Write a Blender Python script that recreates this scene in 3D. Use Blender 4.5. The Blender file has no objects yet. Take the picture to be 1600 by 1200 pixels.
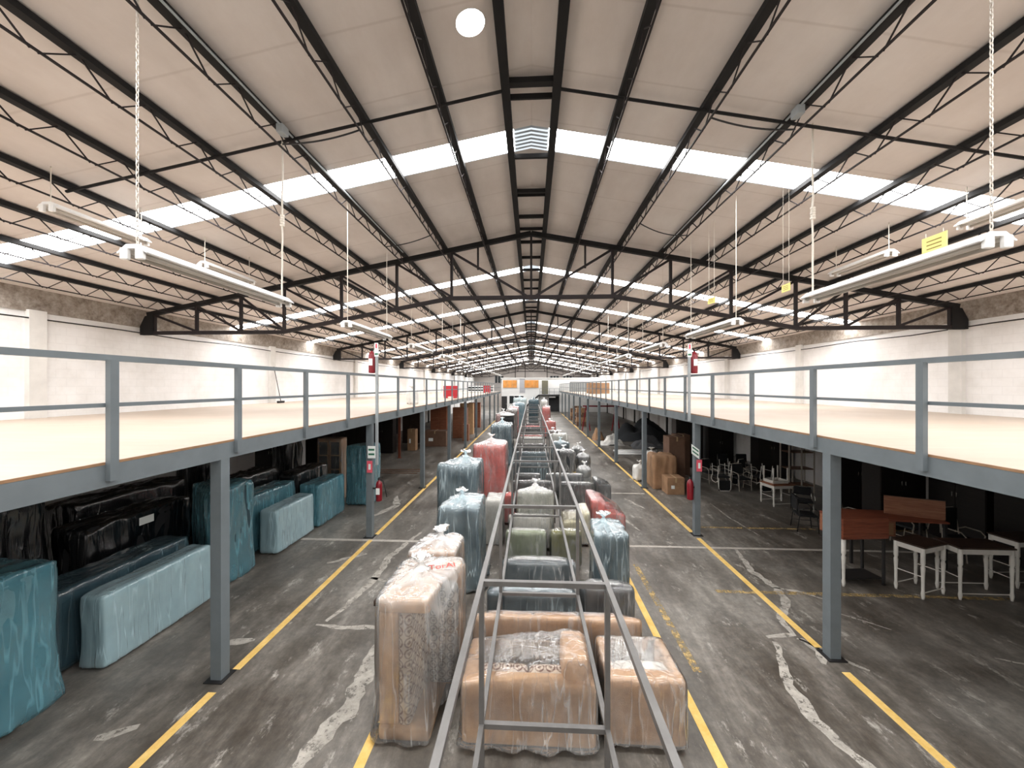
import bpy, bmesh, math, random
from mathutils import Vector, Matrix, noise
from mathutils.bvhtree import BVHTree

# ------------------------------------------------------------------ camera, world, exposure
SC = bpy.context.scene
C = SC.collection
FPX = 590.0
cam_d = bpy.data.cameras.new('camera')
cam = bpy.data.objects.new('camera', cam_d); C.objects.link(cam)
cam.location = (0, 0, 4.0)
cam.rotation_euler = (math.pi/2, 0, math.atan(30/FPX))
cam_d.sensor_width = 36.0; cam_d.lens = 36.0*FPX/1600
cam_d.shift_y = 3/1600
cam_d.clip_start = 0.05; cam_d.clip_end = 300
SC.camera = cam
w = bpy.data.worlds.new('sky'); SC.world = w; w.use_nodes = True
w.node_tree.nodes['Background'].inputs[0].default_value = (0.85, 0.92, 1.0, 1)
w.node_tree.nodes['Background'].inputs[1].default_value = 1.0
vs = SC.view_settings
vs.view_transform = 'Standard'; vs.look = 'None'; vs.gamma = 1.0; vs.use_curve_mapping = False
vs.exposure = 0.12
SKYLIGHT = 25.0            # radiance of the daylit roof sheets

# ------------------------------------------------------------------ materials
def lin(c):
    c = c.lstrip('#'); o = []
    for i in (0, 2, 4):
        v = int(c[i:i+2], 16)/255
        o.append(v/12.92 if v <= .04045 else ((v+.055)/1.055)**2.4)
    return tuple(o)
def new_mat(name):
    m = bpy.data.materials.new(name); m.use_nodes = True
    nt = m.node_tree; b = nt.nodes['Principled BSDF']
    return m, nt, b
def N(nt, t, **kw):
    n = nt.nodes.new(t)
    for k, v in kw.items():
        if k.startswith('i_'): n.inputs[k[2:].replace('_', ' ')].default_value = v
        else: setattr(n, k, v)
    return n
def coords(nt, scale=(1, 1, 1), rot=(0, 0, 0)):
    tc = N(nt, 'ShaderNodeTexCoord'); mp = N(nt, 'ShaderNodeMapping')
    mp.inputs['Scale'].default_value = scale; mp.inputs['Rotation'].default_value = rot
    nt.links.new(tc.outputs['Object'], mp.inputs['Vector']); return mp.outputs[0]
def ramp(nt, src, stops):
    r = N(nt, 'ShaderNodeValToRGB'); e = r.color_ramp.elements
    while len(e) < len(stops): e.new(.5)
    for k, (p, c) in enumerate(stops):
        e[k].position = p; e[k].color = (*c, 1) if len(c) == 3 else c
    nt.links.new(src, r.inputs[0]); return r.outputs[0]
def mix(nt, fac, a, b, mode='MIX'):
    n = N(nt, 'ShaderNodeMix'); n.data_type = 'RGBA'; n.blend_type = mode
    for s, v in ((n.inputs[0], fac), (n.inputs[6], a), (n.inputs[7], b)):
        if hasattr(v, 'links') or hasattr(v, 'is_linked'): nt.links.new(v, s)
        elif isinstance(v, (int, float)): s.default_value = v
        else: s.default_value = (*v, 1)
    return n.outputs[2]
def noise_t(nt, vec, scale, detail=4, rough=.6):
    n = N(nt, 'ShaderNodeTexNoise'); n.inputs['Scale'].default_value = scale
    n.inputs['Detail'].default_value = detail; n.inputs['Roughness'].default_value = rough
    nt.links.new(vec, n.inputs['Vector']); return n.outputs['Fac']
def bump(nt, b, h, strength=.3, dist=.02):
    n = N(nt, 'ShaderNodeBump'); n.inputs['Strength'].default_value = strength; n.inputs['Distance'].default_value = dist
    nt.links.new(h, n.inputs['Height']); nt.links.new(n.outputs[0], b.inputs['Normal'])
def plain(name, col, rough=.6, metal=0., var=.15, vs_=6., bmp=0., bs=60.):
    m, nt, b = new_mat(name)
    c = lin(col); v = coords(nt)
    f = noise_t(nt, v, vs_)
    r = ramp(nt, f, [(.3, tuple(x*(1-var) for x in c)), (.7, tuple(min(1, x*(1+var)) for x in c))])
    nt.links.new(r, b.inputs['Base Color'])
    b.inputs['Roughness'].default_value = rough; b.inputs['Metallic'].default_value = metal
    if bmp: bump(nt, b, noise_t(nt, v, bs, 2), bmp, .01)
    return m

M = {}
M['black_steel'] = plain('black_steel', '0b0909', .85, 0, .25)
M['maroon_steel'] = plain('maroon_steel', '170d0d', .8, 0, .25)
M['grey_steel'] = plain('grey_steel', '687074', .5, 0, .10, 3.)
M['pole_grey'] = plain('pole_grey', '9aa0a2', .5, 0, .08)
M['frame_steel'] = plain('frame_steel', '6c6a68', .38, .4, .15, 5.)
M['white_paint'] = plain('white_paint', 'e8e8e6', .4, 0, .04)
M['tube_grey'] = plain('tube_grey', 'b5ada2', .35, 0, .05)
M['chain'] = plain('chain', 'cfc8be', .45, .2, .1)
M['rope'] = plain('rope', 'ddd6ca', .8, 0, .1)
M['cable'] = plain('cable', '1d1b1b', .6)
M['red'] = plain('red', 'b3202c', .35, 0, .08)
M['dark_red'] = plain('dark_red', '7d1420', .35, 0, .08)
M['sign_white'] = plain('sign_white', 'eef2ee', .5, 0, .02)
M['sign_green'] = plain('sign_green', '2f6f55', .5, 0, .05)
M['sign_red'] = plain('sign_red', 'e0596a', .5, 0, .05)
M['yellow_tag'] = plain('yellow_tag', 'efe08a', .6, 0, .05)
M['ink'] = plain('ink', '8a7a3a', .7)
M['red_ink'] = plain('red_ink', 'b23a35', .7)
M['black_rubber'] = plain('black_rubber', '151515', .7)
M['kraft'] = plain('kraft', '9c7a5c', .8, 0, .18, 3., .3, 14.)
M['carton_dark'] = plain('carton_dark', '6e5342', .8, 0, .15, 3.)
M['tape'] = plain('tape', 'b59a74', .4)
M['pale_wood'] = plain('pale_wood', 'c09a72', .7, 0, .12, 4.)
M['white_wood'] = plain('white_wood', 'd9d6cf', .5, 0, .08)
M['dark_wood'] = plain('dark_wood', '3a2a22', .45, 0, .2)
M['dark_metal'] = plain('dark_metal', '2c2b2b', .45, .3)
M['chrome'] = plain('chrome', 'b9b7b2', .25, .8)
M['foam_grey'] = plain('foam_grey', '8c8f8e', .8)
M['white_sack'] = plain('white_sack', 'd8d6d0', .7, 0, .1, 6., .5, 12.)
M['glass_dark'] = plain('glass_dark', '23282a', .15)
M['office_white'] = plain('office_white', 'dcdcda', .8, 0, .05, .6)
M['office_grey'] = plain('office_grey', 'a9aaae', .8, 0, .05)
M['office_door'] = plain('office_door', '6d6a58', .6)
M['amber'] = plain('amber', 'd08d45', .4, 0, .2, 2.)
M['black_floor'] = plain('black_floor', '202022', .8)

def wood(name, a, b_, sc=(1.2, 14, 14)):
    m, nt, b = new_mat(name); v = coords(nt, sc)
    f = noise_t(nt, v, 2.5, 5, .6)
    nt.links.new(ramp(nt, f, [(.3, lin(a)), (.7, lin(b_))]), b.inputs['Base Color'])
    b.inputs['Roughness'].default_value = .5; bump(nt, b, f, .1)
    return m
M['red_wood'] = wood('red_wood', '6b3626', '94533a')
M['brown_wood'] = wood('brown_wood', '7a4a33', 'a06d50')
M['wardrobe_wood'] = wood('wardrobe_wood', '7d4733', 'a46a4c')
M['shade_fill_wood'] = wood('shade_fill_wood', '15110f', '241d19')  # near-black wood for the wardrobes added to fill the shade
M['deck_wood'] = None

def make_deck():
    m, nt, b = new_mat('deck_board'); v = coords(nt, (.6, 6, 1))
    f = noise_t(nt, v, 1.4, 6, .65)
    v2 = coords(nt, (1, 1, 1)); g = noise_t(nt, v2, .35, 3)
    c = ramp(nt, f, [(.25, lin('a99888')), (.75, lin('baab9d'))])
    c = mix(nt, .35, c, ramp(nt, g, [(.3, lin('a2917f')), (.7, lin('c0b3a6'))]))
    nt.links.new(c, b.inputs['Base Color']); b.inputs['Roughness'].default_value = .6
    return m
M['deck_wood'] = make_deck()
M['ply_edge'] = plain('ply_edge', '8f6f52', .8, 0, .2, 9.)

def make_floor():
    m, nt, b = new_mat('concrete_floor')
    v = coords(nt); vs_ = coords(nt, (1.6, .45, 1), (0, 0, .35))
    big = noise_t(nt, v, .33, 5, .6); st = noise_t(nt, vs_, 1.1, 9, .72); fine = noise_t(nt, v, 9, 6, .75)
    c = ramp(nt, st, [(.32, lin('3a3630')), (.46, lin('635e57')), (.55, lin('8b867f')), (.68, lin('c2bcb4'))])
    c2 = ramp(nt, big, [(.34, lin('4b4138')), (.48, lin('77726c')), (.64, lin('a09e9a'))])
    c = mix(nt, .5, c, c2)
    c = mix(nt, .5, c, ramp(nt, fine, [(.3, lin('3b3835')), (.7, lin('b3aea6'))]), 'OVERLAY')
    # pale scuffed scratches
    sp = noise_t(nt, coords(nt, (1.1, .5, 1), (0, 0, .5)), 2.3, 10, .8)
    c = mix(nt, ramp(nt, sp, [(.57, (0, 0, 0)), (.66, (.7, .7, .7))]), c, lin('c4bfb6'))
    nt.links.new(c, b.inputs['Base Color'])
    rr = ramp(nt, st, [(.3, (.32,)*3), (.7, (.6,)*3)])
    nt.links.new(rr, b.inputs['Roughness'])
    bump(nt, b, fine, .12, .01)
    return m
M['floor'] = make_floor()
def make_patch(name, a, b_, cut):
    m, nt, b = new_mat(name); v = coords(nt)
    f = noise_t(nt, v, 5, 8, .75)
    nt.links.new(ramp(nt, f, [(.35, lin(a)), (.65, lin(b_))]), b.inputs['Base Color'])
    b.inputs['Roughness'].default_value = .8
    if cut is not None:
        g = noise_t(nt, v, 7, 8, .8)
        nt.links.new(ramp(nt, g, [(cut-.05, (0, 0, 0)), (cut+.05, (1, 1, 1))]), b.inputs['Alpha'])
    return m
M['crack_fill'] = make_patch('crack_fill', '8f8a82', 'bdb7ad', .42)
M['yellow_paint'] = make_patch('yellow_paint', 'dcb25a', 'edcb80', .2)
M['worn_yellow'] = make_patch('worn_yellow', 'a8946a', 'c4a66c', .515)
M['joint_fill'] = make_patch('joint_fill', 'a39d94', 'bfb9b0', .38)

def make_wall():
    m, nt, b = new_mat('white_block_wall'); v = coords(nt)
    br = N(nt, 'ShaderNodeTexBrick'); br.inputs['Scale'].default_value = 1.0
    br.inputs['Brick Width'].default_value = .42; br.inputs['Row Height'].default_value = .21; br.inputs['Mortar Size'].default_value = .012
    br.inputs['Color1'].default_value = (1, 1, 1, 1); br.inputs['Color2'].default_value = (.985, .985, .985, 1); br.inputs['Mortar'].default_value = (.93, .93, .93, 1)
    tc = N(nt, 'ShaderNodeTexCoord'); sp = N(nt, 'ShaderNodeSeparateXYZ'); cb = N(nt, 'ShaderNodeCombineXYZ')
    nt.links.new(tc.outputs['Object'], sp.inputs[0]); nt.links.new(sp.outputs['Y'], cb.inputs['X']); nt.links.new(sp.outputs['Z'], cb.inputs['Y'])
    nt.links.new(cb.outputs[0], br.inputs['Vector'])
    f = noise_t(nt, v, .8, 6, .65)
    c = ramp(nt, f, [(.3, lin('dbd8d4')), (.55, lin('ebe9e7')), (.75, lin('f2f1f0'))])
    c = mix(nt, .6, c, br.outputs['Color'], 'MULTIPLY')
    nt.links.new(c, b.inputs['Base Color']); b.inputs['Roughness'].default_value = .8
    bump(nt, b, br.outputs['Fac'], -.25, .006)
    return m
M['wall'] = make_wall()
def make_ceiling():
    m, nt, b = new_mat('ceiling_insulation'); v = coords(nt)
    f = noise_t(nt, v, .6, 6, .6); g = noise_t(nt, coords(nt, (1, .3, 1)), 4, 5, .7)
    c = ramp(nt, f, [(.3, lin('cdc4bd')), (.55, lin('dad2cc')), (.75, lin('e4ded9'))])
    c = mix(nt, .2, c, ramp(nt, g, [(.3, lin('bfb2a8')), (.7, lin('e0d8d1'))]))
    # sheet seams running up the slope
    wv = N(nt, 'ShaderNodeTexWave'); wv.bands_direction = 'Y'; wv.inputs['Scale'].default_value = .3; wv.inputs['Distortion'].default_value = .3
    nt.links.new(v, wv.inputs['Vector'])
    c = mix(nt, ramp(nt, wv.outputs['Fac'], [(0, (.22,)*3), (.004, (0, 0, 0))]), c, lin('9d8c80'))
    nt.links.new(c, b.inputs['Base Color']); b.inputs['Roughness'].default_value = .75
    bump(nt, b, f, .2, .05)
    return m
M['ceiling'] = make_ceiling()
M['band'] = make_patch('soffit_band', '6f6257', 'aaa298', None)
M['pilaster'] = plain('pilaster', 'd2cfca', .8, 0, .1, 2.)
M['back_wall'] = plain('back_wall', '9d9690', .85, 0, .15, .5)

def emitter(name, col, s):
    m, nt, b = new_mat(name)
    b.inputs['Base Color'].default_value = (.8, .8, .8, 1)
    b.inputs['Emission Color'].default_value = (*col, 1); b.inputs['Emission Strength'].default_value = s
    return m
M['skylight'] = emitter('daylit_translucent_sheet', (1.0, 1.0, 1.0), SKYLIGHT)

def fabric(name, col, var=.12):
    return plain(name, col, .9, 0, var, 10., .25, 90.)
M['tan'] = fabric('tan_cloth', 'c9a37d'); M['tan2'] = fabric('tan_cloth_dark', 'b98f68')
M['slate'] = fabric('slate_cloth', '46545d'); M['teal'] = fabric('teal_cloth', '2b4149')
M['coral'] = fabric('coral_cloth', 'e2695f'); M['olive'] = fabric('olive_cloth', '7d7c3a'); M['sage'] = fabric('sage_cloth', '8f9a78')
M['grey'] = fabric('grey_cloth', '5b5d60'); M['charcoal'] = fabric('charcoal_cloth', '2f3235')
M['cream'] = fabric('cream_cloth', 'e3dcc0'); M['pale'] = fabric('pale_cloth', 'b9c9ce'); M['black'] = fabric('black_cloth', '17181a')
M['white_cloth'] = fabric('white_cloth', 'dcdad4'); M['aqua'] = fabric('aqua_cloth', '5f8791')
M['brown_cloth'] = fabric('brown_cloth', '5a4238'); M['pink'] = fabric('pink_cloth', 'c9a3a0'); M['rose'] = fabric('rose_cloth', 'b7655c')
def pattern(name, base, motif, sc):
    m, nt, b = new_mat(name); v = coords(nt, (sc, sc, sc))
    vo = N(nt, 'ShaderNodeTexVoronoi'); vo.inputs['Randomness'].default_value = .0; vo.inputs['Scale'].default_value = 1.0
    nt.links.new(v, vo.inputs['Vector'])
    ck = N(nt, 'ShaderNodeTexChecker'); ck.inputs['Scale'].default_value = 1.0
    ck.inputs['Color1'].default_value = (*lin(base), 1); ck.inputs['Color2'].default_value = (*lin(motif), 1)
    nt.links.new(v, ck.inputs['Vector'])
    r = ramp(nt, vo.outputs['Distance'], [(.15, lin(motif)), (.2, lin(base)), (.32, lin(base)), (.36, lin(motif)), (.46, lin(motif)), (.5, lin(base))])
    c = mix(nt, .35, r, ck.outputs[0])
    nt.links.new(c, b.inputs['Base Color']); b.inputs['Roughness'].default_value = .9
    return m
M['pattern'] = pattern('brown_motif_cloth', 'd6c6b4', '6b4232', 8.)
M['pattern_grey'] = pattern('grey_motif_cloth', 'cfcfcd', '7c7d80', 9.)
M['floral'] = make_patch('floral_cloth', '8f9382', 'e6e4dc', None)

def film(name, tint, milk, lo, hi, rough=.3, gather=.55):
    m, nt, b = new_mat(name)
    v = coords(nt, (4.2, 4.2, .28), (.12, .1, 0)); v2 = coords(nt, (4.0, 4.0, .35), (.75, .35, .3)); v3 = coords(nt, (1, 1, .7))
    def lines(vec, sc, wd):
        f = noise_t(nt, vec, sc, 2, .5)
        a = N(nt, 'ShaderNodeMath', operation='SUBTRACT'); nt.links.new(f, a.inputs[0]); a.inputs[1].default_value = .5
        a2 = N(nt, 'ShaderNodeMath', operation='ABSOLUTE'); nt.links.new(a.outputs[0], a2.inputs[0])
        return ramp(nt, a2.outputs[0], [(0, (1, 1, 1)), (wd, (0, 0, 0))])
    l1 = lines(v, 1.7, .03); l2 = lines(v2, 1.3, .022)
    soft = noise_t(nt, v3, 2.2, 4, .6); msk = ramp(nt, noise_t(nt, v3, 1.7, 2), [(.45, (0, 0, 0)), (.6, (1, 1, 1))])
    inv = ramp(nt, msk, [(0, (.8,)*3), (1, (0, 0, 0))])
    mx = mix(nt, 1., mix(nt, 1., l1, msk, 'MULTIPLY'), mix(nt, 1., l2, inv, 'MULTIPLY'), 'ADD')
    at = N(nt, 'ShaderNodeAttribute', attribute_name='gather')
    base = ramp(nt, soft, [(.35, (lo,)*3), (.7, (lo+(hi-lo)*.45,)*3)])
    sc_ = mix(nt, 1., mx, (hi-lo,)*3, 'MULTIPLY')
    s1 = mix(nt, 1., base, sc_, 'ADD')
    ga = mix(nt, 1., at.outputs['Fac'], (gather,)*3, 'MULTIPLY')
    fac = mix(nt, 1., s1, ga, 'ADD')
    b.inputs['Base Color'].default_value = (*lin(milk), 1); b.inputs['Roughness'].default_value = rough
    gl = N(nt, 'ShaderNodeBsdfGlossy'); gl.inputs['Roughness'].default_value = .16; gl.inputs[0].default_value = (1, 1, 1, 1)
    bp = N(nt, 'ShaderNodeBump'); bp.inputs['Strength'].default_value = .7; bp.inputs['Distance'].default_value = .035
    g = mix(nt, .5, noise_t(nt, v, 2.2, 3, .5), noise_t(nt, v2, 2.6, 3, .5)); hh = mix(nt, .25, g, mx)
    nt.links.new(hh, bp.inputs['Height'])
    for n_ in (b, gl): nt.links.new(bp.outputs[0], n_.inputs['Normal'])
    fr = N(nt, 'ShaderNodeFresnel'); fr.inputs[0].default_value = 1.5; nt.links.new(bp.outputs[0], fr.inputs['Normal'])
    fs = N(nt, 'ShaderNodeMath', operation='MULTIPLY'); nt.links.new(fr.outputs[0], fs.inputs[0]); fs.inputs[1].default_value = 1.5
    tr = N(nt, 'ShaderNodeBsdfTransparent'); tr.inputs[0].default_value = (*lin(tint), 1)
    ms = N(nt, 'ShaderNodeMixShader'); nt.links.new(fac, ms.inputs[0])
    nt.links.new(tr.outputs[0], ms.inputs[1]); nt.links.new(b.outputs[0], ms.inputs[2])
    m2 = N(nt, 'ShaderNodeMixShader'); nt.links.new(fs.outputs[0], m2.inputs[0])
    nt.links.new(ms.outputs[0], m2.inputs[1]); nt.links.new(gl.outputs[0], m2.inputs[2])
    nt.links.new(m2.outputs[0], nt.nodes['Material Output'].inputs[0])
    return m
M['film_clear'] = film('clear_film', 'fbfbfa', 'f4f4f2', .05, .30)
M['film_blue'] = film('pale_blue_film', 'eef9fd', 'd8ecf2', .05, .36)
M['film_teal'] = film('teal_film', 'b4e4ee', '7fc0d0', .25, .6, gather=.2)
M['film_pale'] = film('milky_blue_film', 'd8f2f6', 'bcdae2', .5, .75, gather=.15)
M['film_black'] = film('black_film', '707478', '17181b', .5, .62, gather=0.)
M['film_slate'] = film('slate_film', 'b8d2da', '6b8a96', .15, .5, gather=.2)

# ------------------------------------------------------------------ mesh helpers
class MB:
    def __init__(s): s.v = []; s.f = []
    def add(s, vs, fs):
        o = len(s.v); s.v += [tuple(x) for x in vs]; s.f += [tuple(i+o for i in q) for q in fs]; return s
    def box(s, x0, x1, y0, y1, z0, z1):
        return s.add([(x0,y0,z0),(x1,y0,z0),(x1,y1,z0),(x0,y1,z0),(x0,y0,z1),(x1,y0,z1),(x1,y1,z1),(x0,y1,z1)],
                     [(0,3,2,1),(4,5,6,7),(0,1,5,4),(1,2,6,5),(2,3,7,6),(3,0,4,7)])
    def bar(s, p, q, wd, ht):
        p = Vector(p); q = Vector(q); d = (q-p).normalized()
        up = Vector((0,0,1)) if abs(d.z) < .95 else Vector((0,1,0))
        a = d.cross(up).normalized()*wd/2; b = a.cross(d).normalized()*ht/2
        vs = [p-a-b, p+a-b, p+a+b, p-a+b, q-a-b, q+a-b, q+a+b, q-a+b]
        return s.add(vs, [(0,1,2,3),(7,6,5,4),(4,5,1,0),(5,6,2,1),(6,7,3,2),(7,4,0,3)])
    def tube(s, pts, r, n=8, caps=True):
        pts = [Vector(p) for p in pts]; rs = r if isinstance(r, (list, tuple)) else [r]*len(pts)
        rings = []
        for i, p in enumerate(pts):
            d = (pts[min(i+1, len(pts)-1)]-pts[max(i-1, 0)]).normalized()
            up = Vector((0,0,1)) if abs(d.z) < .95 else Vector((1,0,0))
            a = d.cross(up).normalized(); b = a.cross(d).normalized()
            rings.append([p+(a*math.cos(2*math.pi*k/n)+b*math.sin(2*math.pi*k/n))*rs[i] for k in range(n)])
        vs = [x for r_ in rings for x in r_]; fs = []
        for i in range(len(rings)-1):
            for k in range(n):
                fs.append((i*n+k, (i+1)*n+k, (i+1)*n+(k+1)%n, i*n+(k+1)%n))
        if caps:
            fs.append(tuple(range(n))); fs.append(tuple((len(rings)-1)*n+k for k in reversed(range(n))))
        return s.add(vs, fs)
    def rbox(s, x0, x1, y0, y1, z0, z1, r=.05, n=5, puff=0., seed=None):
        cx, cy, cz = (x0+x1)/2, (y0+y1)/2, (z0+z1)/2; hx, hy, hz = (x1-x0)/2, (y1-y0)/2, (z1-z0)/2
        r = min(r, hx*.98, hy*.98, hz*.98)
        idx = {}; vs = []; fs = []
        def vert(a, b, c):
            k = (round(a*n), round(b*n), round(c*n))
            if k in idx: return idx[k]
            p = Vector((a*hx, b*hy, c*hz))
            q = Vector((max(-hx+r, min(hx-r, p.x)), max(-hy+r, min(hy-r, p.y)), max(-hz+r, min(hz-r, p.z))))
            d = p-q
            if d.length > 1e-6: p = q+d.normalized()*r
            if puff:
                p.x += puff*a*(1-b*b)*(1-c*c); p.y += puff*b*(1-a*a)*(1-c*c); p.z += puff*c*(1-a*a)*(1-b*b)
            if seed is not None:
                nn = noise.noise(Vector((p.x*4+seed, p.y*4, p.z*4)))*.02
                p += Vector((a, b, c))*nn
            vs.append((cx+p.x, cy+p.y, cz+p.z)); idx[k] = len(vs)-1; return idx[k]
        # non-uniform grid: dense near edges
        g = [-1, -.9, -.7, 0, .7, .9, 1] if n >= 5 else [-1, -.8, .8, 1]
        n = 100
        for ax in range(3):
            for sg in (-1, 1):
                for i in range(len(g)-1):
                    for j in range(len(g)-1):
                        q = []
                        for (u, v) in ((g[i],g[j]),(g[i+1],g[j]),(g[i+1],g[j+1]),(g[i],g[j+1])):
                            t = [0,0,0]; t[ax] = sg; t[(ax+1)%3] = u; t[(ax+2)%3] = v; q.append(vert(*t))
                        fs.append(tuple(q) if sg > 0 else tuple(reversed(q)))
        return s.add(vs, fs)
    def lathe(s, prof, cx=0, cy=0, n=10):
        vs = []; fs = []
        for (r, z) in prof:
            for k in range(n): vs.append((cx+r*math.cos(2*math.pi*k/n), cy+r*math.sin(2*math.pi*k/n), z))
        for i in range(len(prof)-1):
            for k in range(n): fs.append((i*n+k, i*n+(k+1)%n, (i+1)*n+(k+1)%n, (i+1)*n+k))
        fs.append(tuple(reversed(range(n)))); fs.append(tuple((len(prof)-1)*n+k for k in range(n)))
        return s.add(vs, fs)
    def xf(s, m):
        s.v = [tuple(m @ Vector(p)) for p in s.v]; return s
    def mesh(s, name, mat, smooth=False):
        me = bpy.data.meshes.new(name); me.from_pydata(s.v, [], s.f)
        me.materials.append(M[mat] if isinstance(mat, str) else mat)
        if smooth: me.polygons.foreach_set('use_smooth', [True]*len(me.polygons))
        me.update(); return me
    def build(s, name, mat, parent=None, smooth=False):
        return link(name, s.mesh(name, mat, smooth), parent)
def link(name, me, parent=None, loc=(0, 0, 0)):
    o = bpy.data.objects.new(name, me); C.objects.link(o); o.location = loc
    if parent is not None: o.parent = parent
    return o
def tag(o, label=None, cat=None, group=None, kind=None):
    for k, v in (('label', label), ('category', cat), ('group', group), ('kind', kind)):
        if v: o[k] = v
    return o
def thing(name, label, cat, loc=(0, 0, 0), rz=0, group=None):
    o = bpy.data.objects.new(name, None); C.objects.link(o); o.empty_display_size = .2
    o.location = loc; o.rotation_euler = (0, 0, rz)
    return tag(o, label, cat, group)
def ordn(k): return ['first', 'second', 'third', 'fourth', 'fifth', 'sixth', 'seventh', 'eighth', 'ninth', 'tenth', 'eleventh', 'twelfth', 'thirteenth', 'fourteenth', 'fifteenth'][k]

# ------------------------------------------------------------------ hall dimensions
XW = 11.55; Y0 = -7.0; Y1 = 76.0
RZ, SL = 8.44, .19                       # ridge height of the roof lining and its slope
def roof(x): return RZ-SL*abs(x)
TR = [10.6+10.85*k for k in range(6)]    # trusses
ST = [-4.2, 2.0, 6.75, 14.2, 19.1, 26.2, 30.6, 36.2, 41.4, 46.9, 51.9, 57.4, 62.4, 67.6, 72.4]  # first two strips are out of view, added to light the near end

# floor
fl = MB().box(-XW-.2, XW+.2, Y0-.2, Y1+.2, -.3, 0).build('floor', 'floor'); tag(fl, kind='structure')
def strip_line(name, mat, x0, x1, y0, y1, z=.004): return MB().box(x0, x1, y0, y1, 0.0005, z).build(name, mat, fl)
YS_L = [-2.5, 4.83, 9.67, 14.5, 19.3, 24.2, 29.0, 33.8, 38.7, 43.5, 48.3, 53]
for a, b in zip([-6, 5.12, 9.95], [4.72, 9.6, 53]):
    strip_line('yellow_line', 'yellow_paint', -4.21, -4.10, a, b)
for a, b in zip([-6, 6.0, 10.55], [5.5, 10.15, 56]):
    strip_line('yellow_line', 'yellow_paint', 4.33, 4.44, a, b)
strip_line('yellow_line', 'yellow_paint', -1.86, -1.75, -6, 40)
strip_line('yellow_line', 'yellow_paint', 1.95, 2.06, -6, 45)
strip_line('worn_line', 'worn_yellow', 2.27, 2.38, 5.4, 8.6, .003)
strip_line('worn_line', 'worn_yellow', 4.6, 10.5, 10.9, 11.0, .003)
strip_line('worn_line', 'worn_yellow', 3.6, 9.0, 7.5, 7.6, .003)
strip_line('slab_joint', 'joint_fill', 1.9, 11.3, 9.52, 9.62, .003)
strip_line('slab_joint', 'joint_fill', -6.0, -1.9, 9.52, 9.64, .003)
strip_line('slab_joint', 'joint_fill', 2.1, 4.2, 14.2, 14.3, .003)
def crack(pts, wid, seed):
    rnd = random.Random(seed); mb = MB(); L = []
    for i in range(len(pts)-1):
        a, b = Vector((*pts[i], 0)), Vector((*pts[i+1], 0)); n = max(2, int((b-a).length/.1))
        for k in range(n): L.append(a.lerp(b, k/n))
    L.append(Vector((*pts[-1], 0)))
    vs = []; fs = []
    for i, p in enumerate(L):
        d = (L[min(i+1, len(L)-1)]-L[max(i-1, 0)]).normalized(); nrm = Vector((-d.y, d.x, 0))
        t = i/(len(L)-1); ww = wid*(.35+.65*math.sin(math.pi*min(1, max(0, t*.9+.05))))
        off = nrm*(noise.noise(Vector((i*.35, seed, 0)))*.05)
        vs.append(p+off+nrm*ww*(.5+.5*rnd.random())+Vector((0, 0, .0025))); vs.append(p+off-nrm*ww*(.5+.5*rnd.random())+Vector((0, 0, .0025)))
    for i in range(len(L)-1): fs.append((2*i, 2*i+1, 2*i+3, 2*i+2))
    mb.add(vs, fs).build('crack_repair', 'crack_fill', fl)
CRACKS = [
 ([(-3.0,10.2),(-3.3,8.8),(-3.25,7.6),(-3.35,6.7),(-3.5,6.25)], .1), ([(-3.6,6.15),(-3.1,6.1),(-2.2,6.15),(-1.95,6.1)], .07),
 ([(-3.4,7.7),(-2.6,7.55),(-2.0,7.6)], .07), ([(-2.3,6.1),(-2.35,5.4),(-2.25,4.7),(-2.4,4.1),(-2.5,3.6)], .16),
 ([(-4.8,5.6),(-4.35,5.75)], .12), ([(-4.95,4.05),(-4.6,4.2)], .1), ([(-4.6,8.3),(-3.9,8.8)], .09),
 ([(5.0,9.5),(4.75,8.4),(4.85,7.8),(4.75,7.3),(4.3,6.75),(4.2,6.3),(3.75,6.2)], .1), ([(4.25,6.2),(4.35,5.9),(4.2,5.65)], .1),
 ([(4.2,6.2),(4.4,5.95),(4.6,5.7),(4.75,5.55)], .06), ([(3.8,6.1),(3.6,5.6),(3.45,5.25),(3.4,4.8),(3.45,4.4),(3.55,4.05),(3.6,3.7)], .1),
 ([(4.8,7.75),(5.2,7.6),(5.6,7.3)], .05), ([(6.1,10.4),(6.0,11.8),(6.1,13.2)], .03), ([(3.0,10.6),(2.7,11.8)], .06), ([(3.7,12.5),(3.3,13.6)], .05),
 ([(-4.9,11.2),(-4.5,12.4),(-4.9,13.5)], .15), ([(-3.0,12.2),(-2.7,13.2)], .12), ([(6.8,5.9),(7.6,5.6)], .03), ([(5.3,7.0),(5.9,6.5)], .025)]
for k, (p, wd) in enumerate(CRACKS): crack(p, wd, k+3)

# walls
def wall(name, x0, x1, y0, y1, z1, mat='wall'):
    return tag(MB().box(x0, x1, y0, y1, 0, z1).build(name, mat), kind='structure')
wl = wall('wall_left', -XW-.25, -XW, Y0, Y1, 6.45)
wr = wall('wall_right', XW, XW+.25, Y0, Y1, 6.45)
for o, sx in ((wl, -1), (wr, 1)):
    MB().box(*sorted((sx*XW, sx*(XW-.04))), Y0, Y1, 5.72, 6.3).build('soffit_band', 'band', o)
    for k in range(10):
        y = (8.2 if sx < 0 else 10.8)+8.0*k if sx < 0 else 10.8+6.0*k
        MB().box(*sorted((sx*XW, sx*(XW-.12))), y-.16, y+.16, 0, 5.75).build('pilaster', 'pilaster', o)
    pts = [(sx*(XW-.1), y, 5.55-.03*math.sin(y*1.2)) for y in range(-2, 52, 2)]
    MB().tube(pts, .018, 6).build('wall_cable', 'cable', o)
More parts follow.
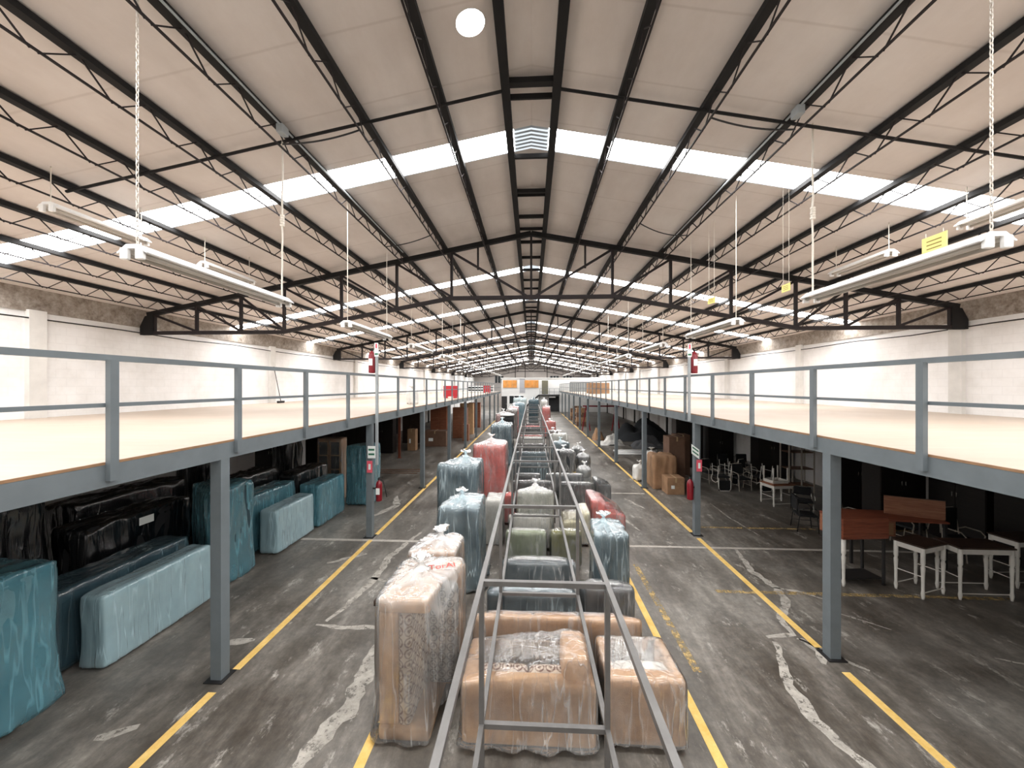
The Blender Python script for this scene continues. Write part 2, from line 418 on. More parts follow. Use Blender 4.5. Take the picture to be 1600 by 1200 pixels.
def gable(name, y0, y1, mat):
    mb = MB(); v = [(-XW, y0, 0), (XW, y0, 0), (XW, y0, roof(XW)), (0, y0, RZ), (-XW, y0, roof(XW))]
    v += [(x, y1, z) for (x, _, z) in v]
    mb.add(v, [(0,1,2,3,4), (9,8,7,6,5), (0,5,6,1), (1,6,7,2), (2,7,8,3), (3,8,9,4), (4,9,5,0)])
    return tag(mb.build(name, mat), kind='structure')
wb = gable('wall_back', Y1, Y1+.25, 'back_wall')
gable('wall_front', Y0-.25, Y0, 'wall')
for x in (-6.5, 4.6, 7.2):
    MB().box(x-.9, x+.9, Y1-.06, Y1, 4.6, 6.0).build('window_opening', 'glass_dark', wb)
    for k in range(3): MB().box(x-.86+k*.6, x-.82+k*.6, Y1-.09, Y1-.06, 4.6, 6.0).build('window_bar', 'white_paint', wb)
for x in (-3.2, -1.2, 3.2): MB().box(x-.06, x+.06, Y1-.1, Y1, 0, roof(x)-.05).build('wall_post', 'maroon_steel', wb)

# roof lining with translucent strips; a round daylight opening left of the ridge
HX, HY, HR = -.72, 4.44, .17
cl = None
def ceiling_mesh():
    mb = MB()
    for sx in (-1, 1):
        segs = []; y = Y0
        for s in ST:
            segs.append((y, s-.31)); y = s+.31
        segs.append((y, Y1))
        for a, b in segs:
            xs = [0, .3, 1.2, XW] if (sx < 0 and a < HY < b) else [0, XW]
            for i in range(len(xs)-1):
                x0, x1 = xs[i], xs[i+1]
                if sx < 0 and a < HY < b and i == 1:
                    # ring of quads around the round opening
                    n = 24; vs = []; fs = []
                    for k in range(n):
                        t = 2*math.pi*k/n; c_, s_ = math.cos(t), math.sin(t)
                        vs.append((HX+HR*c_, HY+HR*s_, roof(HX+HR*c_)))
                        m = max(abs(c_), abs(s_)); px, py = HX+.42*c_/m, HY+.42*s_/m
                        px = max(-x1, min(-x0, px)); vs.append((px, py, roof(px)))
                    for k in range(n): k2 = (k+1) % n; fs.append((2*k, 2*k+1, 2*k2+1, 2*k2))
                    mb.add(vs, fs)
                    for (ya, yb) in ((a, HY-.42), (HY+.42, b)):
                        mb.add([(-x0, ya, roof(x0)), (-x1, ya, roof(x1)), (-x1, yb, roof(x1)), (-x0, yb, roof(x0))], [(0,1,2,3)])
                    for (xa, xb) in ((x0, -HX-.42), (-HX+.42, x1)):
                        if xb-xa > .001: mb.add([(-xa, HY-.42, roof(xa)), (-xb, HY-.42, roof(xb)), (-xb, HY+.42, roof(xb)), (-xa, HY+.42, roof(xa))], [(0,1,2,3)])
                else:
                    mb.add([(sx*x0, a, roof(x0)), (sx*x1, a, roof(x1)), (sx*x1, b, roof(x1)), (sx*x0, b, roof(x0))], [(0,1,2,3)])
    return mb
cl = ceiling_mesh().build('ceiling', 'ceiling'); tag(cl, kind='structure')
for s in ST:
    for sx in (-1, 1):
        o = MB().add([(sx*.3, s-.31, roof(.3)+.015), (sx*XW, s-.31, roof(XW)+.015), (sx*XW, s+.31, roof(XW)+.015), (sx*.3, s+.31, roof(.3)+.015)],
                     [(0,1,2,3) if sx < 0 else (3,2,1,0)]).build('skylight_sheet', 'skylight', cl)
    # dull ridge cap between the two sheets
    mb = MB()
    for k in range(6):
        y = s-.31+k*.104
        mb.add([(-.3, y, roof(.3)+.0), (0, y, RZ), (.3, y, roof(.3)), (.3, y+.1, roof(.3)+.03), (0, y+.1, RZ+.03), (-.3, y+.1, roof(.3)+.03)], [(0,1,4,5), (1,2,3,4)])
    mb.build('ridge_cap', 'pole_grey', cl)
mb = MB(); n = 24
mb.add([(HX+.2*math.cos(2*math.pi*k/n), HY+.2*math.sin(2*math.pi*k/n), roof(HX+.2*math.cos(2*math.pi*k/n))+.12) for k in range(n)], [tuple(reversed(range(n)))])
mb.build('round_skylight', 'skylight', cl)
mb = MB(); vs = []; fs = []
for k in range(n):
    t = 2*math.pi*k/n; x, y = HX+HR*math.cos(t), HY+HR*math.sin(t)
    vs += [(x, y, roof(x)-.01), (x, y, roof(x)+.12)]
for k in range(n): k2 = (k+1) % n; fs.append((2*k, 2*k2, 2*k2+1, 2*k+1))
mb.add(vs, fs).build('opening_rim', 'white_paint', cl)

# ------------------------------------------------------------------ trusses
def make_truss(y, k):
    t = thing('roof_truss', f'dark steel roof truss with raised bottom chord, {ordn(k)} from the camera', 'truss', (0, y, 0), 0, 'roof trusses')
    tz = lambda x: 8.27-.192*abs(x)
    bn = [(11.45, 5.56), (7.2, 5.56), (2.3, 6.48), (0, 6.48)]
    def bz(x):
        x = abs(x)
        for i in range(3):
            if bn[i][0] >= x >= bn[i+1][0]:
                u = (bn[i][0]-x)/(bn[i][0]-bn[i+1][0]); return bn[i][1]+(bn[i+1][1]-bn[i][1])*u
        return 5.56
    for sx in (-1, 1):
        MB().bar((sx*11.3, 0, tz(11.3)), (sx*.0, 0, tz(0)), .11, .13).build('top_chord', 'black_steel', t)
        for i in range(3):
            MB().bar((sx*bn[i][0], 0, bn[i][1]), (sx*bn[i+1][0], 0, bn[i+1][1]), .11, .1).build('bottom_chord', 'maroon_steel', t)
        nodes = [11.1, 9.8, 8.45, 7.15, 5.45, 3.83, 2.25]
        for i, x in enumerate(nodes):
            MB().bar((sx*x, 0, bz(x)), (sx*x, 0, tz(x)), .07, .07).build('vertical', 'maroon_steel', t)
            x2 = nodes[i+1] if i+1 < len(nodes) else .12
            MB().bar((sx*x, 0, tz(x)-.05), (sx*x2, 0, bz(x2)+.04), .06, .06).build('diagonal', 'maroon_steel', t)
        MB().bar((sx*1.5, 0, tz(1.5)), (sx*1.5, 0, 7.28), .05, .05).build('vertical', 'maroon_steel', t)
        mb = MB(); mb.add([(sx*11.5, -.06, 5.5), (sx*11.1, -.06, 5.5), (sx*11.1, -.06, 6.1), (sx*11.35, -.06, 6.05), (sx*11.5, -.06, 5.75),
                           (sx*11.5, .06, 5.5), (sx*11.1, .06, 5.5), (sx*11.1, .06, 6.1), (sx*11.35, .06, 6.05), (sx*11.5, .06, 5.75)],
                          [(0,1,2,3,4), (9,8,7,6,5), (0,5,6,1), (1,6,7,2), (2,7,8,3), (3,8,9,4), (4,9,5,0)])
        mb.build('end_gusset', 'black_steel', t)
    MB().bar((0, 0, 6.48), (0, 0, 8.2), .06, .06).build('king_post', 'maroon_steel', t)
for k, y in enumerate(TR): make_truss(y, k)

# ------------------------------------------------------------------ purlins
PX = [1.3+1.15*k for k in range(9)]
PD, PITCH, PY0 = .30, .71, 1.6
rodA = MB().bar((0, 0, 0), (0, PITCH/2-.03, -PD+.03), .014, .014).mesh('web_rod_down', 'maroon_steel')
rodB = MB().bar((0, 0, -PD+.03), (0, PITCH/2-.03, 0), .014, .014).mesh('web_rod_up', 'maroon_steel')
for sx in (-1, 1):
    side = 'left' if sx < 0 else 'right'
    for k, x in enumerate(PX):
        z = roof(x)-.01
        t = thing('roof_purlin', f'long black open-web purlin, {ordn(k)} out from the ridge on the {side} slope', 'purlin', (sx*x, 0, z), 0, 'roof purlins')
        MB().box(-.055, .055, Y0+.1, Y1-.1, -.075, 0).build('top_chord', 'black_steel', t)
        MB().box(-.011, .011, PY0, Y1-.5, -PD-.011, -PD+.011).build('bottom_chord', 'maroon_steel', t)
        n1 = int((TR[0]-PY0)/PITCH)
        for i in range(n1):
            y = PY0+i*PITCH
            link('web_rod', rodA, t, (0, y, -.05)); link('web_rod', rodB, t, (0, y+PITCH/2+.03, -.05))
        mb = MB(); y = PY0+n1*PITCH
        while y < 64:
            mb.bar((0, y, -.05), (0, y+PITCH/2, -PD), .018, .018); mb.bar((0, y+PITCH/2, -PD), (0, y+PITCH, -.05), .018, .018); y += PITCH
        tag(mb.build('web', 'maroon_steel', t), kind='stuff')
t = thing('ridge_ladder', 'pair of black ridge purlins joined by short rungs like a ladder', 'purlin', (0, 0, roof(.36)-.01))
for sx in (-1, 1): MB().box(sx*.37-.06, sx*.37+.06, Y0+.1, Y1-.1, -.12, 0).build('rail', 'black_steel', t)
for y, b in [(5.35, .1), (5.62, .03), (7.08, .05), (8.35, .07), (8.5, .03), (9.6, .07), (10.35, .03)]+[(11.3+1.35*i, .07) for i in range(38)]:
    MB().box(-.31, .31, y-b/2, y+b/2, -.1, -.02).build('rung', 'black_steel', t)
def sag(y, xs, k, lab):
    mb = MB(); pts = [(x, y, roof(x)-.12) for x in xs]
    mb.tube(pts, .022, 6).build('sag_rod', 'black_steel'); o = C.objects[-1]
    tag(o, lab, 'rod')
sag(5.42, [-.42, -2.45, -4.75, -7.1], 0, 'thin black tie rod crossing the left roof slope in the nearest bay')
sag(5.42, [.42, 2.45, 4.75, 7.1, 9.4], 1, 'thin black tie rod crossing the right roof slope in the nearest bay')
def cable_obj(pts, r, lab, mat='cable', name='cable', cat='cable'):
    tag(MB().tube(pts, r, 6).build(name, mat, None, True), lab, cat)
def droop(a, b, s, n=10):
    a, b = Vector(a), Vector(b)
    return [a.lerp(b, i/n)-Vector((0, 0, s*4*(i/n)*(1-i/n))) for i in range(n+1)]
cable_obj(droop((-2.45, 5.3, roof(2.45)-.3), (-3.6, 5.3, roof(3.6)-.25), .05), .012, 'short drooping black cable between two left purlins near the tie rod')
cable_obj(droop((2.45, 5.3, roof(2.45)-.3), (3.6, 5.35, roof(3.6)-.25), .06), .012, 'short drooping black cable between two right purlins near the tie rod')
cable_obj(droop((-2.45, 9.1, roof(2.45)-.3), (-3.6, 9.2, roof(3.6)-.3), .05), .012, 'drooping black cable on the left slope before the first truss')
cable_obj(droop((2.45, 8.7, roof(2.45)-.28), (3.6, 8.9, roof(3.6)-.28), .1), .012, 'drooping black cable on the right slope before the first truss')
# conduit along the third purlin each side
for sx, sd in ((-1, 'left'), (1, 'right')):
    t = thing('conduit', f'thin galvanised conduit with junction box clipped to the third {sd} purlin', 'conduit', (sx*3.6, 0, roof(3.6)))
    MB().tube([(-sx*.085, 1.5, -.09), (-sx*.085, 10.2, -.09)], .014, 6).build('pipe', 'pole_grey', t)
    MB().rbox(-sx*.085-.05, -sx*.085+.05, 5.1, 5.24, -.2, -.08, .01, 3).build('junction_box', 'pole_grey', t)

# ------------------------------------------------------------------ mezzanines and railings
DZ = 3.25
def mezz(sx, xe, ycols, yend, ypost0, side):
    t = thing('mezzanine', f'grey steel mezzanine with pale board deck along the {side} wall', 'mezzanine')
    bx = lambda a, b: sorted((sx*a, sx*b))
    MB().box(*bx(xe+.0, XW), -3, yend, DZ-.025, DZ).build('deck', 'deck_wood', t)
    MB().box(*bx(xe-.012, xe+.0), -3, yend, DZ-.028, DZ-.002).build('deck_edge', 'ply_edge', t)
    MB().box(*bx(xe-.01, xe+.14), -3, yend, DZ-.25, DZ-.03).build('edge_beam', 'grey_steel', t)
    MB().box(*bx(7.8, 7.95), -3, yend, DZ-.25, DZ-.03).build('inner_beam', 'dark_metal', t)
    MB().box(*bx(XW-.2, XW-.02), -3, yend, DZ-.25, DZ-.03).build('wall_beam', 'dark_metal', t)
    jm = MB().box(*bx(xe+.14, XW-.2), -.04, .04, -.16, 0).mesh('joist', 'dark_metal')
    y = -2.0
    while y < yend: link('joist', jm, t, (0, y, DZ-.03)); y += 1.6
    cm = MB().box(-.075, .075, -.075, .075, .012, DZ-.25).mesh('column', 'grey_steel')
    pm = MB().box(-.13, .13, -.13, .13, 0, .012).mesh('base_plate', 'dark_metal')
    dm = MB().box(-.07, .07, -.07, .07, .0, DZ-.25).mesh('inner_column', 'dark_metal')
    for y in ycols:
        c = link('column', cm, t, (sx*(xe+.07), y, 0)); link('base_plate', pm, c)
        link('inner_column', dm, t, (sx*(XW-.35), y+1.9, 0))
    r = thing('railing', f'grey steel guard railing with top and middle rail on the {side} mezzanine edge', 'railing')
    MB().box(*bx(xe-.02, xe+.04), -2.9, yend, 4.25, 4.31).build('top_rail', 'grey_steel', r)
    MB().box(*bx(xe-.01, xe+.03), -2.9, yend, 3.79, 3.83).build('middle_rail', 'grey_steel', r)
    po = MB().box(*bx(xe-.065, xe-.012), -.04, .04, DZ-.19, 4.26).mesh('post', 'grey_steel')
    y = ypost0-1.615*3
    while y < yend-.05: link('post', po, r, (0, y, 0)); y += 1.615
    return t
YL = [-4.7+4.85*k for k in range(12)]; YL = [0.15]+[4.98+4.84*k for k in range(10)]
YR = [.95]+[5.82, 10.4, 15.1, 20.0, 25.0, 29.9, 34.8, 39.7, 44.6, 49.5, 54.4]
mezz(-1, 4.2, YL, 52.0, 3.55, 'left')
mezz(1, 4.37, YR, 58.0, 4.42, 'right')

# ------------------------------------------------------------------ light fixtures
def chain_mesh(mb, x, y, z0, z1, r=.0055, lk=.05):
    z = z0; i = 0
    while z < z1:
        ln = lk*.62; wd = lk*.22; pts = []
        for k in range(8):
            a = 2*math.pi*k/8; u = math.cos(a)*wd; v_ = math.sin(a)*ln
            pts.append((x+(u if i % 2 == 0 else 0), y+(0 if i % 2 == 0 else u), z+v_))
        mb.tube(pts+[pts[0]], r, 4, False); z += lk; i += 1
def fixture(x, y0, L, z, lab, near, grp, zt=None, ropes=True):
    t = thing('fluorescent_fixture', lab, 'light fixture', (x, y0, z), 0, grp)
    # housing: trapezoid reflector
    pr = [(-.06, .06), (.06, .06), (.15, -.015), (.145, -.025), (.055, .02), (-.055, .02), (-.145, -.025), (-.15, -.015)]
    vs = [(a, 0, b) for a, b in pr]+[(a, L, b) for a, b in pr]; n = len(pr)
    MB().add(vs, [tuple(range(n)), tuple(reversed(range(n, 2*n)))]+[(i, i+n, (i+1) % n+n, (i+1) % n) for i in range(n)]).build('reflector', 'white_paint', t)
    for sx in (-1, 1):
        MB().tube([(sx*.075, .03, -.035), (sx*.075, L-.03, -.035)], .02, 10).build('tube', 'tube_grey', t, True)
        for yy in (0, L-.03):
            MB().rbox(sx*.075-.04, sx*.075+.04, yy-.012, yy+.03, -.085, .03, .015, 3).build('socket', 'white_paint', t)
    top = roof(x) if zt is None else zt
    for j, yy in enumerate((.05, L-.05)):
        if near and j == 0:
            mb = MB(); chain_mesh(mb, 0, yy, .07, top-z-.01); mb.build('chain', 'chain', t)
        else:
            rr = .012 if near else .007
            zs = [.06+(top-z-.065)*i/14 for i in range(15)]
            mb = MB().tube([(noise.noise(Vector((i*.7, x, y0)))*.012*near, yy, q) for i, q in enumerate(zs)], rr, 6)
            if near:
                kz = .06+(top-z)*.42
                for q in range(5): mb.rbox(-.03+.006*(q % 2), .03, yy-.025, yy+.025, kz+q*.035, kz+q*.035+.04, .015, 3)
            mb.build('hanging_cord', 'rope', t, True)
    return t
YF = [3.3+4.05*k for k in range(11)]
for sx, sd in ((-1, 'left'), (1, 'right')):
    for k, y in enumerate(YF):
        yy = y+(0.1 if sx > 0 else 0)
        fixture(sx*(3.68 if sx < 0 else 3.95), yy, 2.16, 5.25, f'white fluorescent fixture on chains, {ordn(k)} from the camera in the {sd} hanging row', k == 0, f'{sd} row of hanging lights')
    for k, (y, L) in enumerate([(5.0, 1.35), (7.55, 1.35)]):
        fixture(sx*6.85, y, L, 6.55, f'short white light fixture up by the {sd} purlins, {"nearer" if k == 0 else "farther"} of two', False, 'short lights by the purlins')
def tag_card(x, y, z, wd, ht, lab, rz=0, hang=.1):
    t = thing('hanging_tag', lab, 'tag', (x, y, z), rz)
    MB().box(-.004, .004, -wd/2, wd/2, 0, ht).build('card', 'yellow_tag', t)
    for s in (-1, 1):
        for k in range(3): MB().box(*( (-.0055, -.004) if s < 0 else (.004, .0055)), -wd*.3, wd*.3, ht*(.25+.22*k), ht*(.25+.22*k)+ht*.06).build('print_line', 'ink', t)
        MB().tube([(0, s*wd*.35, ht), (0, s*wd*.35, ht+hang)], .003, 5).build('string', 'rope', t)
tag_card(3.95, 3.91, 5.31, .23, .17, 'yellow card with printed lines standing on the nearest right light', 0, .04)
tag_card(4.1, 6.3, 5.52, .2, .12, 'small yellow tag by the far end of the nearest right light', 0, 2.0)
tag_card(4.0, 8.6, 5.83, .2, .13, 'small yellow tag hanging just below the first truss on the right', .4, 1.8)

# ------------------------------------------------------------------ long steel frame down the middle
FX0, FX1, FZT, FZB = -.453, .685, 2.2, .9
t = thing('steel_rack_frame', 'long welded box frame of bare square tube above the stored sofas', 'rack frame', (0, 0, 0))
tb = .045
legs = [.6, 3.44, 5.63, 9.02, 11.08, 14.43, 16.5, 19.9, 21.95, 25.35, 27.4, 30.8, 32.9, 36.3]
for x in (FX0, FX1):
    for z in (FZT, FZB): MB().box(x-tb/2, x+tb/2, .4, 36.5, z-tb/2, z+tb/2).build('rail', 'frame_steel', t)
    for y in legs: MB().box(x-tb/2, x+tb/2, y-tb/2, y+tb/2, 0, FZT-tb/2).build('leg', 'frame_steel', t)
for y in legs:
    for z in (FZT, FZB): MB().box(FX0+tb/2, FX1-tb/2, y-tb/2, y+tb/2, z-tb/2, z+tb/2).build('cross_bar', 'frame_steel', t)
# ------------------------------------------------------------------ wrapped seating
def wrap_mesh(pts, n, off, fold, flare, knot, seed, tent=.06):
    bm = bmesh.new()
    for p in pts: bm.verts.new(p)
    bmesh.ops.convex_hull(bm, input=bm.verts)
    bm.normal_update()
    bvh = BVHTree.FromBMesh(bm)
    bm.free()
    lo = Vector([min(p[i] for p in pts) for i in range(3)]); hi = Vector([max(p[i] for p in pts) for i in range(3)])
    c = (lo+hi)/2; h = (hi-lo)/2
    mb = MB(); idx = {}; vs = []; fs = []; gat = []
    rnd = random.Random(seed)
    kx, ky = (c.x+(knot[0] if knot else 0)*h.x, c.y+(knot[1] if knot else 0)*h.y)
    ph = rnd.random()*50
    def vert(t):
        k = tuple(round(q*200) for q in t)
        if k in idx: return idx[k]
        d = Vector((t[0]*h.x, t[1]*h.y, t[2]*h.z)); L = d.length
        hit = bvh.ray_cast(c, d.normalized())
        p = hit[0] if hit[0] is not None else c+d
        nr = Vector((t[0]**5*1.0, t[1]**5, t[2]**5))
        if nr.length < 1e-4: nr = d
        nr.normalize()
        sd = max(abs(t[0]), abs(t[1]))
        # sharp drawn folds, mostly vertical on the sides and radial on the top
        if abs(t[2]) < .999:
            ang = math.atan2(t[1]*h.y, t[0]*h.x)
            q = Vector((p.x*5+ph, p.y*5, p.z*.9))
        else:
            ang = math.atan2(p.y-ky, p.x-kx); rr = math.hypot(p.x-kx, p.y-ky)
            q = Vector((math.cos(ang)*2.6+ph, math.sin(ang)*2.6, rr*1.4))
        f = 1-abs(noise.noise(q))*2.2
        g = noise.noise(q*2.3)
        p = p+nr*(off+fold*f+fold*.5*g)
        if flare and abs(t[2]) < .999:
            u = max(0, 1-(p.z-lo.z)/max(.25, .5*(hi.z-lo.z)))
            p = p+Vector((nr.x, nr.y, 0))*(u**3*flare*(.7+.9*noise.noise(Vector((ang*3.5+ph, 1.3, p.z*2)))))
        if t[2] > .999 and knot:
            r2 = math.hypot(p.x-kx, p.y-ky); p.z += tent*math.exp(-(r2/.22)**2)
        p.z = max(p.z, .004)
        r3 = math.hypot(p.x-kx, p.y-ky); up = max(0, t[2])**12
        gat.append((up*(.45+.55*math.exp(-(r3/.3)**2))*(.75+.5*noise.noise(q*1.5)) if knot else 0.)+.35*max(0, 1-(p.z-lo.z)/.12)*bool(flare))
        vs.append(tuple(p)); idx[k] = len(vs)-1; return idx[k]
    g = [-1+2*i/n for i in range(n+1)]
    for ax in range(3):
        for sg in (-1, 1):
            if ax == 2 and sg < 0: continue
            for i in range(n):
                for j in range(n):
                    q = []
                    for (u, v) in ((g[i],g[j]),(g[i+1],g[j]),(g[i+1],g[j+1]),(g[i],g[j+1])):
                        t = [0,0,0]; t[ax] = sg; t[(ax+1)%3] = u; t[(ax+2)%3] = v; q.append(vert(t))
                    fs.append(tuple(q) if sg > 0 else tuple(reversed(q)))
    mb.add(vs, fs)
    if knot:
        zt = max((v[2] for v in vs if math.hypot(v[0]-kx, v[1]-ky) < .2), default=hi.z)
        m = 22; rv = []; rf = []
        for i, (r, dz) in enumerate([(.10, -.03), (.035, .02), (.028, .05), (.07, .10), (.13, .13)]):
            for k in range(m):
                a = 2*math.pi*k/m; rr = r*(1+(.45*noise.noise(Vector((math.cos(a)*3+ph, math.sin(a)*3, i*.3))) if i > 2 else 0))
                rv.append((kx+rr*math.cos(a), ky+rr*math.sin(a), zt+dz*(1+.5*noise.noise(Vector((a*2, ph, i)))) if i > 2 else zt+dz))
        for i in range(4):
            for k in range(m): rf.append((i*m+k, i*m+(k+1)%m, (i+1)*m+(k+1)%m, (i+1)*m+k))
        mb.add(rv, rf); gat += [1.]*len(rv)
    mb.gather = gat
    return mb

def put_wrap(wm, mat, parent, name='plastic_wrap'):
    o = wm.build(name, mat, parent, True)
    a = o.data.attributes.new('gather', 'FLOAT', 'POINT'); a.data.foreach_set('value', wm.gather)
    return o
def seat(name, label, cat, x0, x1, y0, y1, h, pose, rot, body, cush=None, wrap=None, n=2, knot=None, res=14, flare=.05, fold=.014, armh=.62, group=None, seatmat=None, tent=.06, z0=0, back=1.0, feet=None, extra=()):
    ex, ey = x1-x0, y1-y0; side = rot in (90, -90)
    if side: ex, ey = ey, ex
    ex -= .06; ey -= .06
    if pose == 'up': L, D, H = ex, ey, h
    elif pose == 'end': L, D, H = h, ey, ex
    else: L, D, H = ex, h, ey
    cush = cush or body; seatmat = seatmat or cush
    aw = min(.17, L*.14); bt = min(.2, D*.25); bz = .06
    sh = min(.3, H*.4); sc = sh+min(.16, H*.17); ah = max(sc+.02, min(H*.97, armh))
    fine = 5 if res >= 14 else 3
    P = []
    P.append(('base', MB().rbox(-L/2+aw*.9, L/2-aw*.9, -D/2+.03, D/2-bt*.5, bz, sh, .03, fine), body))
    P.append(('backrest', MB().rbox(-L/2, L/2, D/2-bt, D/2, bz, H*back, .06, fine), body))
    for s in (-1, 1): P.append(('arm', MB().rbox(*sorted((s*L/2, s*(L/2-aw))), -D/2, D/2-bt*.6, bz, ah, .05, fine), body))
    W = (L-2*aw)/n
    for k in range(n):
        a = -L/2+aw+k*W
        P.append(('seat_cushion', MB().rbox(a+.006, a+W-.006, -D/2-.005, D/2-bt-.02, sh, sc, .05, fine, .015), seatmat))
        P.append(('back_cushion', MB().rbox(a+.006, a+W-.006, D/2-bt-min(.2, D*.22), D/2-bt+.01, sc, H*back-.03, .07, fine, .02), cush))
    for q, m in extra: P.append(('bolster', MB().rbox(*q, .06, fine, .01), m))
    if feet is None: feet = pose == 'up'
    for sx in (-1, 1) if feet else ():
        for sy in (-1, 1):
            P.append(('foot', MB().box(*sorted((sx*(L/2-.05), sx*(L/2-.11))), *sorted((sy*(D/2-.05), sy*(D/2-.11))), 0, bz), 'dark_wood'))
    if pose == 'up': Mx = Matrix()
    elif pose == 'end': Mx = Matrix.Rotation(math.pi/2, 4, 'Y')
    else: Mx = Matrix.Rotation(math.pi/2, 4, 'X')
    Mx = Matrix.Rotation(math.radians(rot), 4, 'Z') @ Mx
    for _, mb, _ in P: mb.xf(Mx)
    allv = [v for _, mb, _ in P for v in mb.v]
    lo = [min(v[i] for v in allv) for i in range(3)]; hi = [max(v[i] for v in allv) for i in range(3)]
    T = Matrix.Translation((-(lo[0]+hi[0])/2, -(lo[1]+hi[1])/2, -lo[2]+.004))
    for _, mb, _ in P: mb.xf(T)
    t = thing(name, label, cat, ((x0+x1)/2, (y0+y1)/2, z0), 0, group)
    for nm, mb, m in P: mb.build(nm, m, t, True)
    if wrap:
        pts = [v for nm, mb, _ in P for v in mb.v if nm != 'foot']
        seed = int(abs(x0*31+y0*17)*10) % 997
        loose = pose == 'end' and knot
        wm = wrap_mesh(pts, res*2, .03 if loose else .012, fold*(1.5 if loose else 1), flare*(1.7 if loose else 1), knot, seed, tent)
        wo = put_wrap(wm, wrap, t)
        wo['label'] = 'crinkled plastic film'
    return t

S = seat
# -- middle row, from the camera outwards
c1 = S('upended_sofa', 'tan sofa with brown patterned seat stood on end in clear plastic, nearest in the middle', 'sofa', -1.82, -.90, 4.12, 5.2, 1.60, 'end', 0, 'tan', 'pattern_grey', 'film_clear', 2, (-.15, .1), 18, .05, .016, .66, seatmat='pattern', feet=True)
S('upended_sofa', 'tan sofa stood on end in knotted film just behind the patterned one', 'sofa', -1.86, -1.05, 5.42, 6.15, 1.56, 'end', 180, 'tan2', None, 'film_clear', 2, (.2, 0), 16, .04, .016)
S('sofa', 'tan sofa with pale patterned seat under clear film at the very front', 'sofa', -.80, .74, 4.08, 4.92, .77, 'up', 180, 'tan', 'pattern', 'film_clear', 2, None, 18, .10, .016, .74, extra=[((-.66, -.38, -.2, .32, .5, 1.0), 'tan')])
S('armchair', 'tan armchair under clear film right of the front sofa by the yellow line', 'armchair', .80, 1.72, 4.15, 5.0, .80, 'up', 180, 'tan', 'white_cloth', 'film_clear', 1, None, 16, .03, .014, .76)
S('sofa', 'long tan sofa with rolled padded top spanning under the frame behind the front sofa', 'sofa', -.82, 1.50, 5.08, 5.57, .87, 'up', 180, 'tan', 'tan2', 'film_clear', 3, None, 16, .03, .012)
S('sofa', 'low grey sofa under film between the long tan sofa and the dark teal one', 'sofa', -.70, .74, 5.7, 6.5, .84, 'up', 180, 'grey', 'pattern_grey', 'film_blue', 2, None, 14, .03, .012)
S('armchair', 'dark grey armchair with pale patterned top in front of the dark bin-shaped wrap', 'armchair', .80, 1.62, 5.9, 6.7, .85, 'up', 180, 'charcoal', 'pattern_grey', 'film_clear', 1, None, 14, .03, .016)
S('sofa', 'dark teal sofa with pale patterned cushions under the second frame bay', 'sofa', -.55, .82, 6.7, 7.55, .84, 'up', 180, 'teal', 'pattern_grey', 'film_clear', 2, None, 14, .02, .012)
S('upended_sofa', 'dark slate sofa stood on end with pale blue knotted film, left of the frame', 'sofa', -1.86, -.98, 7.3, 8.3, 1.62, 'end', 180, 'slate', 'slate', 'film_blue', 2, (.0, -.1), 16, .10, .02)
S('upended_armchair', 'dark teal armchair stood on end with pale knotted film right of the frame', 'armchair', 1.14, 1.86, 7.1, 7.95, 1.22, 'end', 180, 'teal', 'teal', 'film_blue', 1, (-.2, .2), 16, .04, .016)
S('sofa', 'sage green sofa half under film, left of the olive chair', 'sofa', -.58, .36, 8.15, 8.95, .84, 'up', 180, 'sage', 'white_cloth', 'film_clear', 1, None, 12, .02, .012)
S('armchair', 'olive green armchair beside the sage sofa under the frame', 'armchair', .40, 1.12, 8.2, 8.95, .84, 'up', 180, 'olive', 'cream', 'film_clear', 1, None, 10, .02, .01)
S('sofa', 'white patterned sofa in glossy film behind the green seats', 'sofa', -.58, .50, 9.12, 9.95, .84, 'up', 180, 'white_cloth', 'floral', 'film_clear', 2, None, 12, .02, .018)
S('armchair', 'cream armchair in clear film between the white dome and the coral sofa', 'armchair', .78, 1.5, 9.4, 10.3, .86, 'up', -90, 'cream', 'cream', 'film_clear', 1, None, 12, .02, .012)
S('sofa', 'coral sofa jutting out to the right past the yellow line', 'sofa', 1.55, 2.5, 10.0, 11.2, .98, 'up', 90, 'coral', 'coral', 'film_clear', 2, None, 12, .02, .01)
S('wrapped_armchair', 'domed armchair with floral cover in white film under the frame', 'armchair', -.40, .62, 10.05, 11.0, 1.18, 'up', 180, 'floral', 'floral', 'film_clear', 1, (0, 0), 12, .05, .02, tent=.12)
S('armchair', 'low coral armchair left of the floral dome', 'armchair', -1.0, -.46, 10.75, 11.5, .92, 'up', 180, 'coral', 'coral', 'film_clear', 1, None, 10, .02, .01)
S('upended_sofa', 'tall slate blue sofa on end with a knotted milky film top, left of the row', 'sofa', -2.42, -1.32, 9.5, 10.55, 1.97, 'end', 180, 'slate', 'slate', 'film_blue', 2, (.25, 0), 16, .12, .025, tent=.1)
S('armchair', 'white wrapped armchair tucked right of the tall slate blue sofa', 'armchair', -1.22, -.66, 9.4, 10.1, 1.15, 'end', 180, 'white_cloth', 'white_cloth', 'film_clear', 1, None, 10, .05, .015)
S('upended_sofa', 'tall coral sofa stood on end under milky film', 'sofa', -2.0, -.82, 12.6, 13.8, 2.0, 'end', 180, 'coral', 'coral', 'film_clear', 2, (.0, .2), 14, .05, .02, tent=.1)
S('sofa', 'charcoal sofa with film glare on its top, under the frame behind the floral dome', 'sofa', -.66, .76, 12.45, 13.3, .84, 'up', 180, 'charcoal', 'charcoal', 'film_clear', 2, None, 10, .02, .01)
